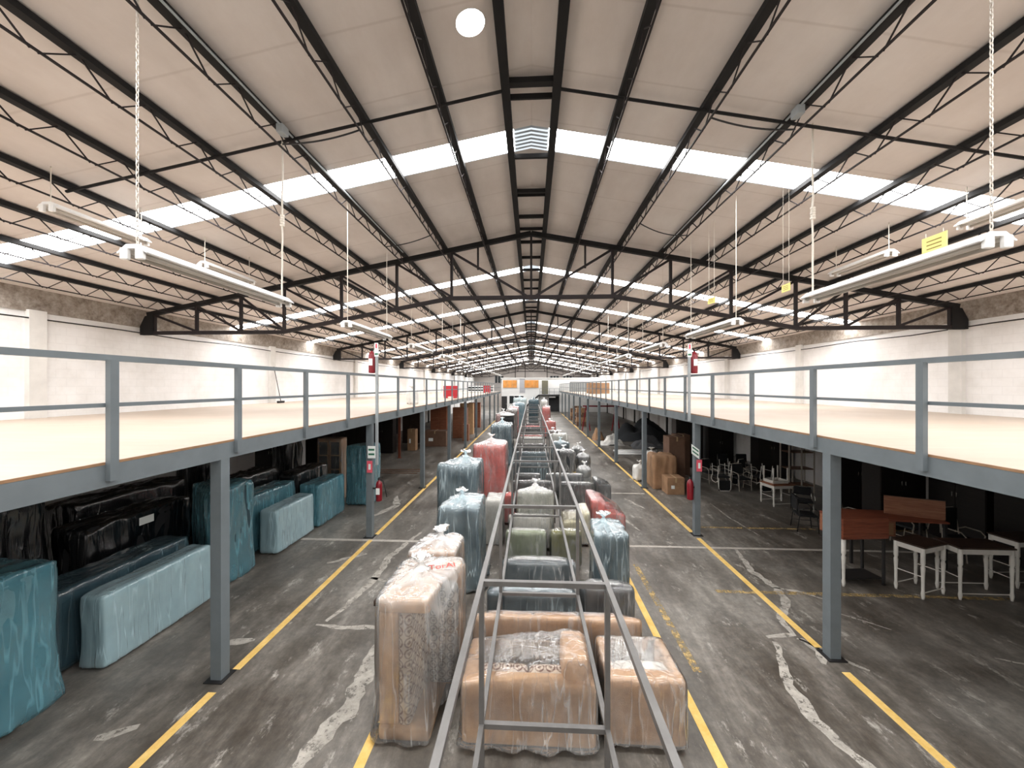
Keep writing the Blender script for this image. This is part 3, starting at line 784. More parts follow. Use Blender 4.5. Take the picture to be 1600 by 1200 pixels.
S('sofa', 'charcoal sofa right of the frame behind the coral one', 'sofa', .90, 2.1, 12.4, 13.3, .82, 'up', 180, 'charcoal', 'grey', 'film_clear', 2, None, 10, .02, .01)
S('armchair', 'small grey armchair at the aisle end of the charcoal sofa row', 'armchair', 2.15, 2.75, 13.0, 13.7, .78, 'up', 90, 'grey', 'grey', 'film_clear', 1, None, 8, .02, .01)
S('sofa', 'black sofa in film in the second dark row, under the frame', 'sofa', -.62, .36, 13.5, 14.33, .84, 'up', 180, 'black', 'charcoal', 'film_clear', 2, None, 8, .02, .01)
S('sofa', 'long dark grey sofa in the second dark row, right side', 'sofa', .5, 1.9, 13.55, 14.35, .84, 'up', 180, 'grey', 'charcoal', 'film_clear', 2, None, 8, .02, .01)
S('sofa', 'dark sofa crosswise beneath the frame with a pale film sheen', 'sofa', -.9, .85, 15.55, 16.4, .84, 'up', 180, 'charcoal', 'grey', 'film_blue', 2, None, 8, .02, .01)
S('sofa', 'grey sofa crosswise under the frame just past the dark crosswise one', 'sofa', -.9, .85, 18.0, 18.9, .84, 'up', 180, 'grey', 'charcoal', 'film_blue', 2, None, 8, .02, .01)
S('armchair', 'lumpy dark grey armchair in pale film by the right aisle', 'armchair', 1.0, 2.0, 17.2, 18.2, 1.05, 'up', 180, 'charcoal', 'grey', 'film_clear', 1, (0, 0), 10, .04, .05)
S('armchair', 'grey and white wrapped armchair behind the lumpy one at the right aisle', 'armchair', 1.05, 1.95, 19.1, 20.1, 1.15, 'up', 180, 'grey', 'white_cloth', 'film_blue', 1, (0, 0), 10, .04, .05)
S('armchair', 'pale wrapped armchair near the yellow inner line', 'armchair', 1.15, 2.1, 21.4, 22.6, 1.3, 'up', 180, 'white_cloth', 'white_cloth', 'film_clear', 1, (0, 0), 10, .04, .03)
S('upended_sofa', 'slate sofa on end in shiny blue film beyond the tall coral one', 'sofa', -2.05, -.95, 18.9, 20.1, 2.02, 'end', 180, 'slate', 'slate', 'film_blue', 2, (0, 0), 12, .06, .03, tent=.14)
S('upended_sofa', 'pinkish sofa on end in cloudy film behind the shiny slate one', 'sofa', -2.35, -1.35, 24.6, 25.8, 2.15, 'end', 180, 'pink', 'pink', 'film_clear', 2, (0, 0), 10, .05, .03, tent=.1)
for k, (x0, x1, y, bd, cu, lab) in enumerate([
    (-.9, .85, 20.5, 'black', 'charcoal', 'black sofa under the frame past the grey crosswise one'),
    (-.9, .85, 23.3, 'white_cloth', 'floral', 'white patterned sofa far down under the frame'),
    (-.9, .85, 24.3, 'rose', 'white_cloth', 'rose sofa with white cushions far down under the frame'),
    (-.9, .85, 28.4, 'charcoal', 'grey', 'charcoal sofa under the frame behind the rose one'),
    (-.9, .85, 29.8, 'coral', 'coral', 'coral sofa under the far end of the frame'),
    (-.9, .85, 31.7, 'grey', 'grey', 'grey sofa farthest along under the frame')]):
    S('sofa', lab, 'sofa', x0, x1, y, y+.9, .84, 'up', 180, bd, cu, 'film_clear', 2, None, 6, .02, .01)
for k, (x0, x1, y, h, ps, bd, fm, lab) in enumerate([
    (1.1, 2.0, 24.2, .9, 'up', 'white_cloth', 'film_clear', 'white armchair low by the right aisle far down the row'),
    (1.2, 1.9, 26.6, .85, 'up', 'brown_cloth', 'film_clear', 'brown armchair behind the low white one at the right aisle'),
    (1.0, 1.9, 29.0, 1.3, 'up', 'coral', 'film_clear', 'bright coral armchair far down the right of the frame'),
    (.95, 1.75, 34.0, 2.1, 'end', 'coral', 'film_clear', 'coral sofa on end far away right of the frame'),
    (.95, 1.7, 38.6, 2.5, 'end', 'white_cloth', 'film_clear', 'white wrapped sofa on end farthest right of the frame'),
    (-.3, .85, 41.0, 2.5, 'end', 'grey', 'film_slate', 'tall dark grey wrapped block at the far end of the frame'),
    (-1.95, -1.05, 28.6, 2.2, 'end', 'brown_cloth', 'film_clear', 'dark brown sofa on end left of the frame behind the pink one'),
    (-1.9, -1.05, 32.0, 2.2, 'end', 'coral', 'film_clear', 'rose coral sofa on end far left of the frame'),
    (-1.8, -.6, 35.6, 2.35, 'end', 'aqua', 'film_blue', 'pale aqua wrapped sofa on end far left of the frame'),
    (-1.9, -.5, 39.6, 2.7, 'end', 'white_cloth', 'film_blue', 'white wrapped sofa on end farthest left before the office')]):
    S('wrapped_sofa', lab, 'sofa', x0, x1, y, y+1.0, h, ps, 180, bd, bd, fm, 1, (0, 0), 6, .04, .03)
# round stack of ottomans in black wrap with white bands
t = thing('ottoman_stack', 'round black stack with white bands left of the frame behind the slate sofa', 'ottoman', (-1.4, 22.0, 0))
for k in range(5):
    MB().lathe([(.02, k*.45), (.36, k*.45), (.4, k*.45+.05), (.4, k*.45+.36), (.36, k*.45+.42), (.02, k*.45+.43)], 0, 0, 20).build('ottoman', 'black', t, True)
MB().lathe([(.34, 2.26), (.42, 2.28), (.42, 2.36), (.34, 2.38)], 0, 0, 20).build('white_band', 'white_paint', t, True)
# marker writing on the film of the nearest sofa
cu = bpy.data.curves.new('t', 'FONT'); cu.body = 'TorAl'; cu.size = .14; cu.extrude = .001
to = bpy.data.objects.new('t', cu); C.objects.link(to); bpy.context.view_layer.update()
me = bpy.data.meshes.new_from_object(to.evaluated_get(bpy.context.evaluated_depsgraph_get()))
bpy.data.objects.remove(to); me.materials.clear(); me.materials.append(M['red_ink'])
wo = [c for c in c1.children if c.name.startswith('plastic_wrap')][0]
mk = link('marker_writing', me, wo, (.08, .0, 1.70)); mk.rotation_euler = (.12, 0, .35)

# -- under the left mezzanine
S('upended_sofa', 'large teal film wrapped sofa on end at the left edge, nearest under the mezzanine', 'sofa', -6.95, -5.98, 2.95, 4.55, 1.78, 'end', -90, 'aqua', 'aqua', 'film_teal', 2, None, 18, .08, .03)
S('tipped_sofa', 'dark teal wrapped sofa tipped forward between the big teal one and the pale one', 'sofa', -7.15, -6.45, 4.75, 6.9, 1.12, 'front', -90, 'teal', 'teal', 'film_slate', 2, None, 14, .03, .02)
S('tipped_sofa', 'pale blue film wrapped sofa tipped up on its front beside the first left column', 'sofa', -6.42, -5.92, 4.98, 6.8, 1.02, 'front', -90, 'pale', 'pale', 'film_pale', 2, None, 16, .03, .012)
S('upended_sofa', 'tall bundle in black plastic against the left wall near the camera', 'sofa', -8.7, -7.75, 4.4, 5.7, 2.5, 'end', -90, 'black', 'black', 'film_black', 2, (.2, .5), 12, .08, .05)
bs = S('tipped_sofa', 'black film wrapped sofa with a small white label behind the pale blue one', 'sofa', -7.95, -7.2, 5.8, 7.7, 1.62, 'front', -90, 'black', 'black', 'film_black', 2, None, 14, .03, .035)
MB().box(.36, .365, -.15, .12, 1.42, 1.56).build('white_label', 'sign_white', bs)
S('tipped_sofa', 'black film wrapped sofa hidden partly by the first left column', 'sofa', -8.8, -8.05, 6.3, 8.5, 1.85, 'front', -90, 'black', 'black', 'film_black', 2, None, 12, .03, .04)
S('upended_sofa', 'bright teal film wrapped sofa on end just past the first left column', 'sofa', -6.98, -6.05, 7.08, 8.02, 1.96, 'end', -90, 'teal', 'teal', 'film_teal', 2, None, 16, .06, .03)
S('tipped_sofa', 'milky blue wrapped sofa tipped up between the first and second left columns', 'sofa', -6.5, -5.94, 8.62, 10.18, 1.02, 'front', -90, 'pale', 'pale', 'film_pale', 2, None, 14, .03, .012)
S('tipped_sofa', 'darker teal wrapped sofa standing behind the second pale blue one', 'sofa', -7.2, -6.55, 8.5, 10.3, 1.36, 'front', -90, 'teal', 'teal', 'film_teal', 2, None, 12, .03, .02)
S('tipped_sofa', 'black wrapped sofa against the shade behind the darker teal one', 'sofa', -8.0, -7.28, 8.8, 10.6, 1.66, 'front', -90, 'black', 'black', 'film_black', 2, None, 10, .03, .035)
S('tipped_sofa', 'light blue wrapped sofa tipped up just before the second left column', 'sofa', -6.62, -5.92, 10.34, 11.82, 1.17, 'front', -90, 'aqua', 'pale', 'film_teal', 2, None, 14, .04, .02)
S('tipped_sofa', 'dark wrapped sofa heaped behind the light blue one by the second left column', 'sofa', -7.4, -6.68, 10.6, 12.2, 1.45, 'front', -90, 'charcoal', 'black', 'film_black', 2, None, 10, .03, .035)
S('upended_sofa', 'tall dark teal wrapped sofa on end behind the second left column', 'sofa', -6.25, -5.3, 12.35, 13.2, 1.98, 'end', 180, 'teal', 'teal', 'film_teal', 2, None, 14, .06, .02)
S('upended_armchair', 'black film wrapped chair on end in the dark behind the left sofas', 'armchair', -8.9, -8.2, 12.4, 13.2, 2.1, 'end', -90, 'black', 'black', 'film_black', 1, (0, 0), 10, .05, .04)
S('upended_sofa', 'black bundle in plastic by the left wall beyond the second column row', 'sofa', -9.8, -9.0, 9.5, 10.6, 2.3, 'end', -90, 'black', 'black', 'film_black', 1, (0, 0), 8, .05, .04)

def cabinet(name, lab, x0, x1, y0, y1, h, mat, doors=2, glazed=False, rz=0, cat='cabinet', wrap=None):
    t = thing(name, lab, cat, ((x0+x1)/2, (y0+y1)/2, 0), rz); wx, wy = (x1-x0)/2, (y1-y0)/2
    MB().box(-wx, wx, -wy+.02, wy, 0, h).build('body', mat, t)
    W = 2*wx/doors
    for k in range(doors):
        a = -wx+k*W
        if glazed:
            d = MB(); st = .06
            d.box(a+.01, a+st, -wy-.01, -wy+.02, .1, h-.06); d.box(a+W-st, a+W-.01, -wy-.01, -wy+.02, .1, h-.06)
            for q in range(5): z = .1+q*(h-.2)/4; d.box(a+st, a+W-st, -wy-.01, -wy+.02, z-.02, z+.02)
            dd = d.build('door', mat, t)
            for q in range(4):
                z = .12+q*(h-.2)/4; MB().box(a+st, a+W-st, -wy+.012, -wy+.018, z, z+(h-.2)/4-.04).build('pane', 'glass_dark', dd)
        else:
            dd = MB().rbox(a+.008, a+W-.008, -wy, -wy+.02, .05, h-.03, .004, 3).build('door', mat, t)
            MB().rbox(a+(W-.06 if k % 2 == 0 else .04), a+(W-.04 if k % 2 == 0 else .06), -wy-.03, -wy, h*.5-.06, h*.5+.06, .006, 3).build('handle', 'chrome', dd)
    if wrap:
        wrap_mesh([v for c in t.children for v in [tuple(p.co) for p in c.data.vertices]], 16, .01, .01, .03, None, 5).build('plastic_wrap', wrap, t, True)
    return t
cabinet('display_cabinet', 'pale wooden display cabinet with glazed doors in film behind the left sofas', -7.5, -6.65, 12.9, 13.3, 2.15, 'pale_wood', 2, True, 0, wrap='film_clear')
def carton(name, lab, x0, x1, y0, y1, h, mat='kraft', z0=0, rz=0, grp=None, flaps=False):
    t = thing(name, lab, 'carton', ((x0+x1)/2, (y0+y1)/2, z0), rz, grp); wx, wy = (x1-x0)/2, (y1-y0)/2
    MB().rbox(-wx, wx, -wy, wy, 0, h, .012, 3).build('box', mat, t)
    MB().box(-.03, .03, -wy-.002, wy+.002, h, h+.002).build('tape', 'tape', t)
    MB().box(-.03, .03, -wy-.003, -wy-.0005, h-.18, h).build('tape', 'tape', t)
    MB().box(-wx*.55, -wx*.15, -wy-.003, -wy-.0005, h*.35, h*.55).build('shipping_label', 'sign_white', t)
    if flaps:
        for s in (-1, 1): MB().bar((s*wx*.98, 0, h+.005), (s*wx*1.35, 0, h+.12), wy*1.9, .008).build('flap', mat, t)
    return t
carton('carton', 'narrow upright carton deep under the left mezzanine', -7.65, -7.15, 23.0, 23.5, 1.32)
carton('carton', 'wide low carton with pale end right of the narrow upright one', -7.1, -5.6, 24.6, 25.6, 1.02, 'carton_dark')
t = thing('timber_post', 'single reddish timber plank upright in the left shade', 'plank', (-7.3, 20.6, 0))
MB().rbox(-.07, .07, -.03, .03, 0, 2.95, .006, 3).build('plank', 'red_wood', t); MB().box(-.1, .1, -.06, .06, 0, .03).build('foot', 'red_wood', t)
for k, (x0, x1, y0, y1, h, m, lab) in enumerate([
    (-7.4, -6.2, 27.4, 28.0, 2.5, 'wardrobe_wood', 'reddish wooden wardrobe in the left shade, largest of the far group'),
    (-6.0, -4.9, 28.6, 29.2, 2.35, 'brown_wood', 'brown wooden wardrobe beside the reddish one near the left aisle'),
    (-5.0, -4.55, 27.2, 27.7, 1.2, 'brown_wood', 'small brown cupboard in front of the brown wardrobe'),
    (-5.9, -4.8, 31.0, 31.6, 2.55, 'pale_wood', 'pale wooden wardrobe behind the brown one on the left'),
    (-9.0, -7.8, 26.0, 26.6, 2.4, 'dark_wood', 'dark wooden wardrobe deepest in the left shade'),
    (-6.0, -4.9, 36.0, 36.6, 2.4, 'wardrobe_wood', 'red brown wardrobe farthest along the left columns')]):
    cabinet('wardrobe', lab, x0, x1, y0, y1, h, m, 2, cat='wardrobe')
for k in range(3):
    t = thing('plank', f'long brown batten lying on the floor of the left bay, {["nearest", "middle", "farthest"][k]} of three', 'plank', (-6.3, 17.0+k*.35, 0), .03*k)
    MB().rbox(-1.1, 1.1, -.03, .03, 0, .03, .004, 3).build('board', 'carton_dark', t)
    MB().box(1.1, 1.103, -.025, .025, .004, .026).build('end_grain', 'carton_dark', t)

# -- furniture under the right mezzanine
def turned_leg(mb, x, y, h, r=.03):
    mb.lathe([(r*.6, 0), (r*.75, .03), (r*1.05, .09), (r*.8, .16), (r*.9, h*.45), (r*1.15, h*.62), (r*.8, h*.66), (r*1.2, h*.7), (r*1.2, h)], x, y, 10)
def table(lab, x, y, wd, dp, h, rz, topm='dark_wood', legm='white_wood', flip=False, z0=0, cat='table', stretch=True, turned=True):
    t = thing('side_table', lab, cat, (x, y, z0), rz); parts = []
    parts.append(('top', MB().rbox(-wd/2-.02, wd/2+.02, -dp/2-.02, dp/2+.02, h-.035, h, .01, 3), topm))
    for s in (-1, 1):
        parts.append(('apron', MB().box(-wd/2+.03, wd/2-.03, *sorted((s*dp/2, s*(dp/2-.02))), h-.13, h-.035), legm))
        parts.append(('apron', MB().box(*sorted((s*wd/2, s*(wd/2-.02))), -dp/2+.03, dp/2-.03, h-.13, h-.035), legm))
        if stretch:
            parts.append(('stretcher', MB().bar((s*(wd/2-.02), -dp/2+.03, h*.42), (s*(wd/2-.02), dp/2-.03, h*.42), .014, .014), legm))
            parts.append(('stretcher', MB().bar((-wd/2+.03, s*(dp/2-.02), h*.12), (wd/2-.03, s*(dp/2-.02), h*.12), .014, .014), legm))
        for s2 in (-1, 1):
            mb = MB()
            if turned: turned_leg(mb, s*(wd/2-.025), s2*(dp/2-.025), h-.035)
            else: mb.box(s*(wd/2-.02)-.018, s*(wd/2-.02)+.018, s2*(dp/2-.02)-.018, s2*(dp/2-.02)+.018, 0, h-.035)
            parts.append(('leg', mb, legm))
    for nm, mb, m in parts:
        if flip: mb.xf(Matrix.Translation((0, 0, h)) @ Matrix.Rotation(math.pi, 4, 'X'))
        mb.build(nm, m, t, nm == 'leg')
    return t
table('white legged table with dark top and thin stretchers, left of two at the right edge', 7.55, 7.75, .66, .45, .99, .35)
table('wider white legged table with dark top at the far right edge', 8.47, 7.68, .96, .45, .99, 0)
table('dim white legged table behind the pair at the right edge', 10.0, 8.2, .9, .45, .95, .1)
# brown drawer cabinet on legs
t = thing('drawer_table', 'reddish brown drawer box on dark legs beside the first right column', 'desk', (6.62, 8.12, 0), .1)
MB().rbox(-.48, .48, -.27, .27, .95, 1.36, .006, 3).build('drawer_box', 'red_wood', t)
dr = MB().rbox(-.5, -.481, -.24, .24, .98, 1.32, .004, 3).build('drawer_front', 'brown_wood', t)
MB().rbox(-.515, -.5, -.03, .03, 1.13, 1.17, .004, 3).build('drawer_knob', 'chrome', dr)
for sx in (-1, 1):
    for sy in (-1, 1):
        mb = MB()
        if sy < 0 and sx < 0: turned_leg(mb, sx*.42, sy*.22, .95, .032); mb.build('leg', 'white_wood', t, True)
        else: mb.box(sx*.42-.02, sx*.42+.02, sy*.22-.02, sy*.22+.02, 0, .95).build('leg', 'dark_metal', t)
MB().box(-.42, .42, -.2, .2, .12, .14).build('lower_shelf', 'dark_metal', t)
# desk with raised board
t = thing('desk', 'dark brown desk with pale pedestal behind the drawer box on the right', 'desk', (8.15, 9.1, 0), -.12)
MB().rbox(-.95, .95, -.35, .35, 1.0, 1.04, .006, 3).build('top', 'red_wood', t)
p_ = MB().rbox(-.55, -.05, -.33, .1, .66, .995, .006, 3).build('pedestal', 'brown_wood', t)
MB().rbox(-.5, -.1, -.345, -.33, .7, .96, .004, 3).build('drawer_front', 'kraft', p_)
for sx in (-1, 1):
    for sy in (-1, 1): MB().box(sx*.9-.025, sx*.9+.025, sy*.3-.025, sy*.3+.025, 0, 1.0).build('leg', 'dark_metal', t)
t = thing('wood_panel', 'plain reddish brown board standing on the desk in the right bay', 'board', (8.65, 9.0, 1.04), -.45)
MB().rbox(-.5, .5, -.02, .02, 0, .42, .006, 3).build('panel', 'brown_wood', t); MB().box(-.505, .505, -.022, .022, .42, .428).build('edge_strip', 'dark_wood', t)
def metal_chair(lab, x, y, rz, fm='chrome', sm='black', h=.86, z0=0, flip=False, grp=None, arms=True):
    t = thing('metal_chair', lab, 'chair', (x, y, z0), rz, grp); P = []
    for s in (-1, 1):
        P.append(('leg', MB().tube([(s*.24, -.24, 0), (s*.24, -.2, .44)], .013, 8), fm))
        P.append(('leg', MB().tube([(s*.24, .26, 0), (s*.24, .2, .44), (s*.22, .26, h-.06)], .013, 8), fm))
        if arms: P.append(('arm', MB().tube([(s*.25, -.22, .42), (s*.27, -.24, .58), (s*.27, -.16, .66), (s*.27, .1, .67), (s*.25, .22, .6)], .014, 8), fm))
        P.append(('side_bar', MB().tube([(s*.24, -.22, .2), (s*.24, .23, .2)], .009, 6), fm))
    P.append(('seat', MB().rbox(-.23, .23, -.23, .22, .42, .47, .02, 5, .01), sm))
    P.append(('backrest', MB().rbox(-.22, .22, .21, .25, .56, h, .019, 5), sm))
    P.append(('back_frame', MB().tube([(-.22, .25, .5), (-.225, .265, h-.1), (-.17, .27, h), (.17, .27, h), (.225, .265, h-.1), (.22, .25, .5)], .011, 8), fm))
    for nm, mb, m in P:
        if flip: mb.xf(Matrix.Translation((0, 0, h+.012)) @ Matrix.Rotation(math.pi, 4, 'X'))
        mb.build(nm, m, t, True)
    return t
metal_chair('chrome armchair with curved arm rests left of the first right column', 8.45, 12.2, -.5, 'chrome', 'black', .82)
metal_chair('dark visitor chair with pale rim behind the drawer box', 8.5, 10.6, .5, 'tube_grey', 'charcoal', 1.08)
metal_chair('dark visitor chair half hidden behind the brown board', 9.6, 10.1, .3, 'tube_grey', 'charcoal', 1.1)
metal_chair('dark chair tucked behind the first right column', 7.6, 10.9, 1.3, 'dark_metal', 'black', .95)
metal_chair('chair deepest in the right shade above the pair of tables', 10.0, 9.3, .2, 'tube_grey', 'black', 1.1)
table('white legged table in the right bay with another on it', 8.35, 13.25, .8, .6, .72, .15, 'brown_wood')
table('upturned table with its thin white legs in the air on the right bay table', 8.25, 13.2, .55, .45, .55, .15, 'brown_wood', 'white_wood', True, .72, stretch=False, turned=False)
# rack of bare pale frames
t = thing('shelf_rack', 'tall pale wire rack in the dim middle of the right bay', 'rack', (10.1, 14.9, 0))
for sx in (-1, 0, 1):
    for sy in (-1, 1): MB().box(sx*.45-.02, sx*.45+.02, sy*.25-.02, sy*.25+.02, 0, 2.3).build('upright', 'tube_grey', t)
for k in range(4): MB().box(-.45, .45, -.25, .25, .25+k*.62, .28+k*.62).build('shelf', 'carton_dark', t)
for k in range(6):
    lab = f'dark chair stacked upside down with pale legs up, {ordn(k)} from the second right column'
    metal_chair(lab, 7.35+(k % 3)*.75, 15.0+(k//3)*.95, .1*k, 'white_wood' if k % 2 == 0 else 'tube_grey', 'black', .95, 0, k % 2 == 0, 'chairs in the right shade')
for k, (x, y) in enumerate([(8.6, 17.2), (9.4, 17.2)]):
    t = thing('sled_chair', f'black cantilever chair with pale sled base, {"left" if k == 0 else "right"} of two in the dark', 'chair', (x, y, 0))
    for s in (-1, 1): MB().tube([(s*.24, .26, .02), (s*.24, -.26, .02), (s*.24, -.28, .06), (s*.24, -.26, .44), (s*.24, .2, .46), (s*.23, .26, .9)], .014, 8).build('side_tube', 'chrome', t, True)
    MB().rbox(-.23, .23, -.26, .2, .46, .52, .025, 5).build('seat', 'black', t, True); MB().rbox(-.23, .23, .22, .27, .58, .95, .02, 5).build('backrest', 'black', t, True)
    MB().tube([(-.24, .26, .02), (.24, .26, .02)], .014, 8).build('floor_bar', 'chrome', t, True)
def crumpled(name, lab, cat, x0, x1, y0, y1, h, mat, amp=.05, seed=1, res=14):
    t = thing(name, lab, cat, ((x0+x1)/2, (y0+y1)/2, 0)); wx, wy = (x1-x0)/2, (y1-y0)/2
    pts = MB().rbox(-wx, wx, -wy, wy, .0, h, .05, 5).v
    mb = wrap_mesh(pts, res, 0, amp, .02, None, seed)
    mb.build('wrapping', mat, t, True)
    MB().rbox(-wx*.93, wx*.93, -wy*.93, wy*.93, 0, h*.93, .03, 3).build('box', 'carton_dark', t)
    return t
crumpled('kraft_parcel', 'bulky parcel in crumpled kraft paper by the third right column', 'parcel', 4.75, 5.6, 14.9, 15.7, 1.28, 'kraft', .05, 4)
carton('carton', 'lower kraft carton jutting out under the crumpled parcel', 5.0, 5.62, 14.15, 14.78, .62)
carton('carton', 'tall brown carton with white film edge behind the kraft parcel', 5.65, 6.3, 15.8, 16.5, 1.9, 'carton_dark')
carton('carton', 'second tall brown carton right of the white edged one', 6.35, 6.95, 16.9, 17.5, 1.86, 'carton_dark')
for k, (x, y, r, h, lab) in enumerate([(4.62, 16.3, .27, .62, 'white sack slumped on the floor left of the kraft parcel'), (5.22, 16.7, .24, 1.12, 'taller white sack behind the slumped one near the third right column'), (-4.85, 15.2, .2, .55, 'white sack standing on the left mezzanine behind the rail')]):
    z0 = DZ if k == 2 else 0
    t = thing('sack', lab, 'sack', (x, y, z0))
    pts = MB().rbox(-r, r, -r*.8, r*.8, 0, h, .12, 5).v
    wrap_mesh(pts, 14, 0, .04, .03, (0, 0), 7+k, .03).build('bag', 'white_sack', t, True)
    MB().lathe([(.035, h), (.045, h+.02), (.035, h+.05)], 0, 0, 10).build('tie', 'rope', t, True)
# dim heap of dark sheets, tarp, tubes
def heap(name, lab, cat, x, y, rx, ry, h, mat, seed, part='sheet'):
    t = thing(name, lab, cat, (x, y, 0)); n = 26; vs = []; fs = []
    for i in range(n+1):
        for j in range(n+1):
            u, v = -1+2*i/n, -1+2*j/n; r = min(1, math.hypot(u, v)*.92)
            z = h*(1-r**2)*(.75+.6*noise.noise(Vector((u*2.5+seed, v*2.5, 0))))+.1*h*noise.noise(Vector((u*9, v*9, seed)))*(1-r)
            vs.append((u*rx, v*ry, max(.005, z)))
    for i in range(n):
        for j in range(n): fs.append((i*(n+1)+j, (i+1)*(n+1)+j, (i+1)*(n+1)+j+1, i*(n+1)+j+1))
    MB().add(vs, fs).build(part, mat, t, True); return t
heap('tarp_heap', 'white tarpaulin heap beside the fourth right column', 'tarpaulin', 5.5, 26.2, .8, .6, .7, 'white_sack', 3)
heap('tarp_heap', 'grey crumpled tarpaulin right of the white heap', 'tarpaulin', 7.6, 25.0, 1.1, .7, .75, 'grey', 9)
heap('scrap_heap', 'dark scrap heap deep in the right bay behind the tarpaulins', 'scrap', 8.2, 28.8, 2.2, 1.4, 1.5, 'charcoal', 5)
heap('tarp_heap', 'tan crumpled sheet near the fifth right column', 'tarpaulin', 4.95, 28.4, .45, .5, .9, 'kraft', 12)
for k in range(3):
    t = thing('pipe', f'long pale pipe lying in the right bay, {["nearest", "middle", "farthest"][k]} of three', 'pipe', (5.4, 22.2+.55*k, 0), .04*k-.02)
    MB().tube([(-.4, 0, .06), (2.2, 0, .06)], .055, 10).build('tube', 'white_paint', t, True); MB().tube([(2.2, 0, .06), (2.26, 0, .06)], .065, 10).build('socket_end', 'pole_grey', t, True)
for k, (x, y, n) in enumerate([(4.95, 38.0, 4), (5.0, 41.5, 4), (5.1, 45.0, 3)]):
    for j in range(n):
        carton('carton', f'brown carton, {["bottom", "second", "third", "topmost"][j]} in the {["nearest", "middle", "farthest"][k]} stack down the right aisle', x-.45, x+.45, y-.45, y+.45, .45, 'kraft' if (j+k) % 2 else 'carton_dark', j*.452, 0, 'carton stacks down the right aisle')
t = thing('trestle', 'red steel trestle frame in the shade down the right bay', 'trestle', (6.2, 34.0, 0))
for s in (-1, 1):
    for q in (-1, 1): MB().bar((s*1.3+q*.35, 0, 0), (s*1.3, 0, 2.2), .09, .09).build('leg', 'dark_red', t)
MB().bar((-1.6, 0, 2.2), (1.6, 0, 2.2), .12, .12).build('beam', 'dark_red', t)

for k, (x0, x1, y0, h, rz, lab) in enumerate([  # added black wardrobes, filling areas that are only deep shade
    (10.4, 11.7, 8.4, 2.6, -math.pi/2, 'added black wardrobe filling shade along the right wall above the far right table'),
    (10.4, 11.7, 9.85, 2.5, -math.pi/2, 'added black wardrobe filling shade along the right wall behind the desk'),
    (9.7, 10.9, 11.0, 2.6, 0, 'tall added dark wardrobe filling shade against the right wall behind the brown board'),
    (9.75, 10.85, 12.4, 2.5, 0, 'added dark wardrobe filling shade second along the right wall'),
    (9.9, 11.1, 17.0, 2.6, 0, 'added black wardrobe filling shade behind the wire rack on the right'),
    (9.6, 10.8, 7.2, 2.3, -.2, 'added black wardrobe filling shade behind the pair of tables at the right edge'),
    (8.6, 9.8, 18.8, 2.5, 0, 'added black wardrobe filling shade deep behind the stacked chairs'),
    (7.1, 8.4, 18.9, 2.4, 0, 'wide added black wardrobe filling shade behind the tall brown cartons'),
    (9.8, 11.0, 22.0, 2.7, 0, 'added black wardrobe filling shade far along the right wall before the scrap heap'),
    (-11.0, -9.7, 14.5, 2.7, 0, 'added black wardrobe filling shade against the left wall past the second column'),
    (-9.6, -8.4, 15.6, 2.5, 0, 'added black wardrobe filling shade beside the one against the left wall'),
    (-8.3, -7.3, 16.4, 2.4, 0, 'added black wardrobe filling shade nearest the left planks'),
    (-10.9, -9.7, 20.5, 2.7, 0, 'added black wardrobe filling shade deep left before the timber plank'),
    (-9.5, -8.2, 22.0, 2.6, 0, 'wide added black wardrobe filling shade behind the timber plank')]):
    cabinet('shade_fill_wardrobe', lab, x0, x1, y0, y0+.6, h, 'shade_fill_wood', 2, rz=rz, cat='wardrobe')

# ------------------------------------------------------------------ fire extinguishers, signs and poles
def extinguisher(lab, x, y, z, rz=0, s=1.0, hose=True):
    t = thing('fire_extinguisher', lab, 'fire extinguisher', (x, y, z), rz)
    MB().lathe([(.06*s, 0), (.075*s, .01), (.078*s, .03), (.078*s, .42*s), (.06*s, .48*s), (.025*s, .51*s), (.025*s, .53*s)], 0, 0, 16).build('cylinder', 'dark_red', t, True)
    MB().lathe([(.022*s, .53*s), (.03*s, .54*s), (.03*s, .57*s)], 0, 0, 10).build('valve', 'black_rubber', t, True)
    MB().bar((-.02, 0, .58*s), (.11*s, 0, .61*s), .025, .014).build('handle', 'black_rubber', t)
    if hose: MB().tube([(.03, 0, .55*s), (.11*s, 0, .5*s), (.16*s, 0, .3*s), (.2*s, .0, .1*s)], .012, 8).build('hose', 'black_rubber', t, True)
    if hose or z < 2: MB().box(-.16, -.06, -.02, .02, .3*s, .34*s).build('bracket', 'dark_metal', t)
    MB().box(-.05, .05, -.0815*s, -.0785*s, .18*s, .34*s).build('label_plate', 'sign_white', t)
    return t
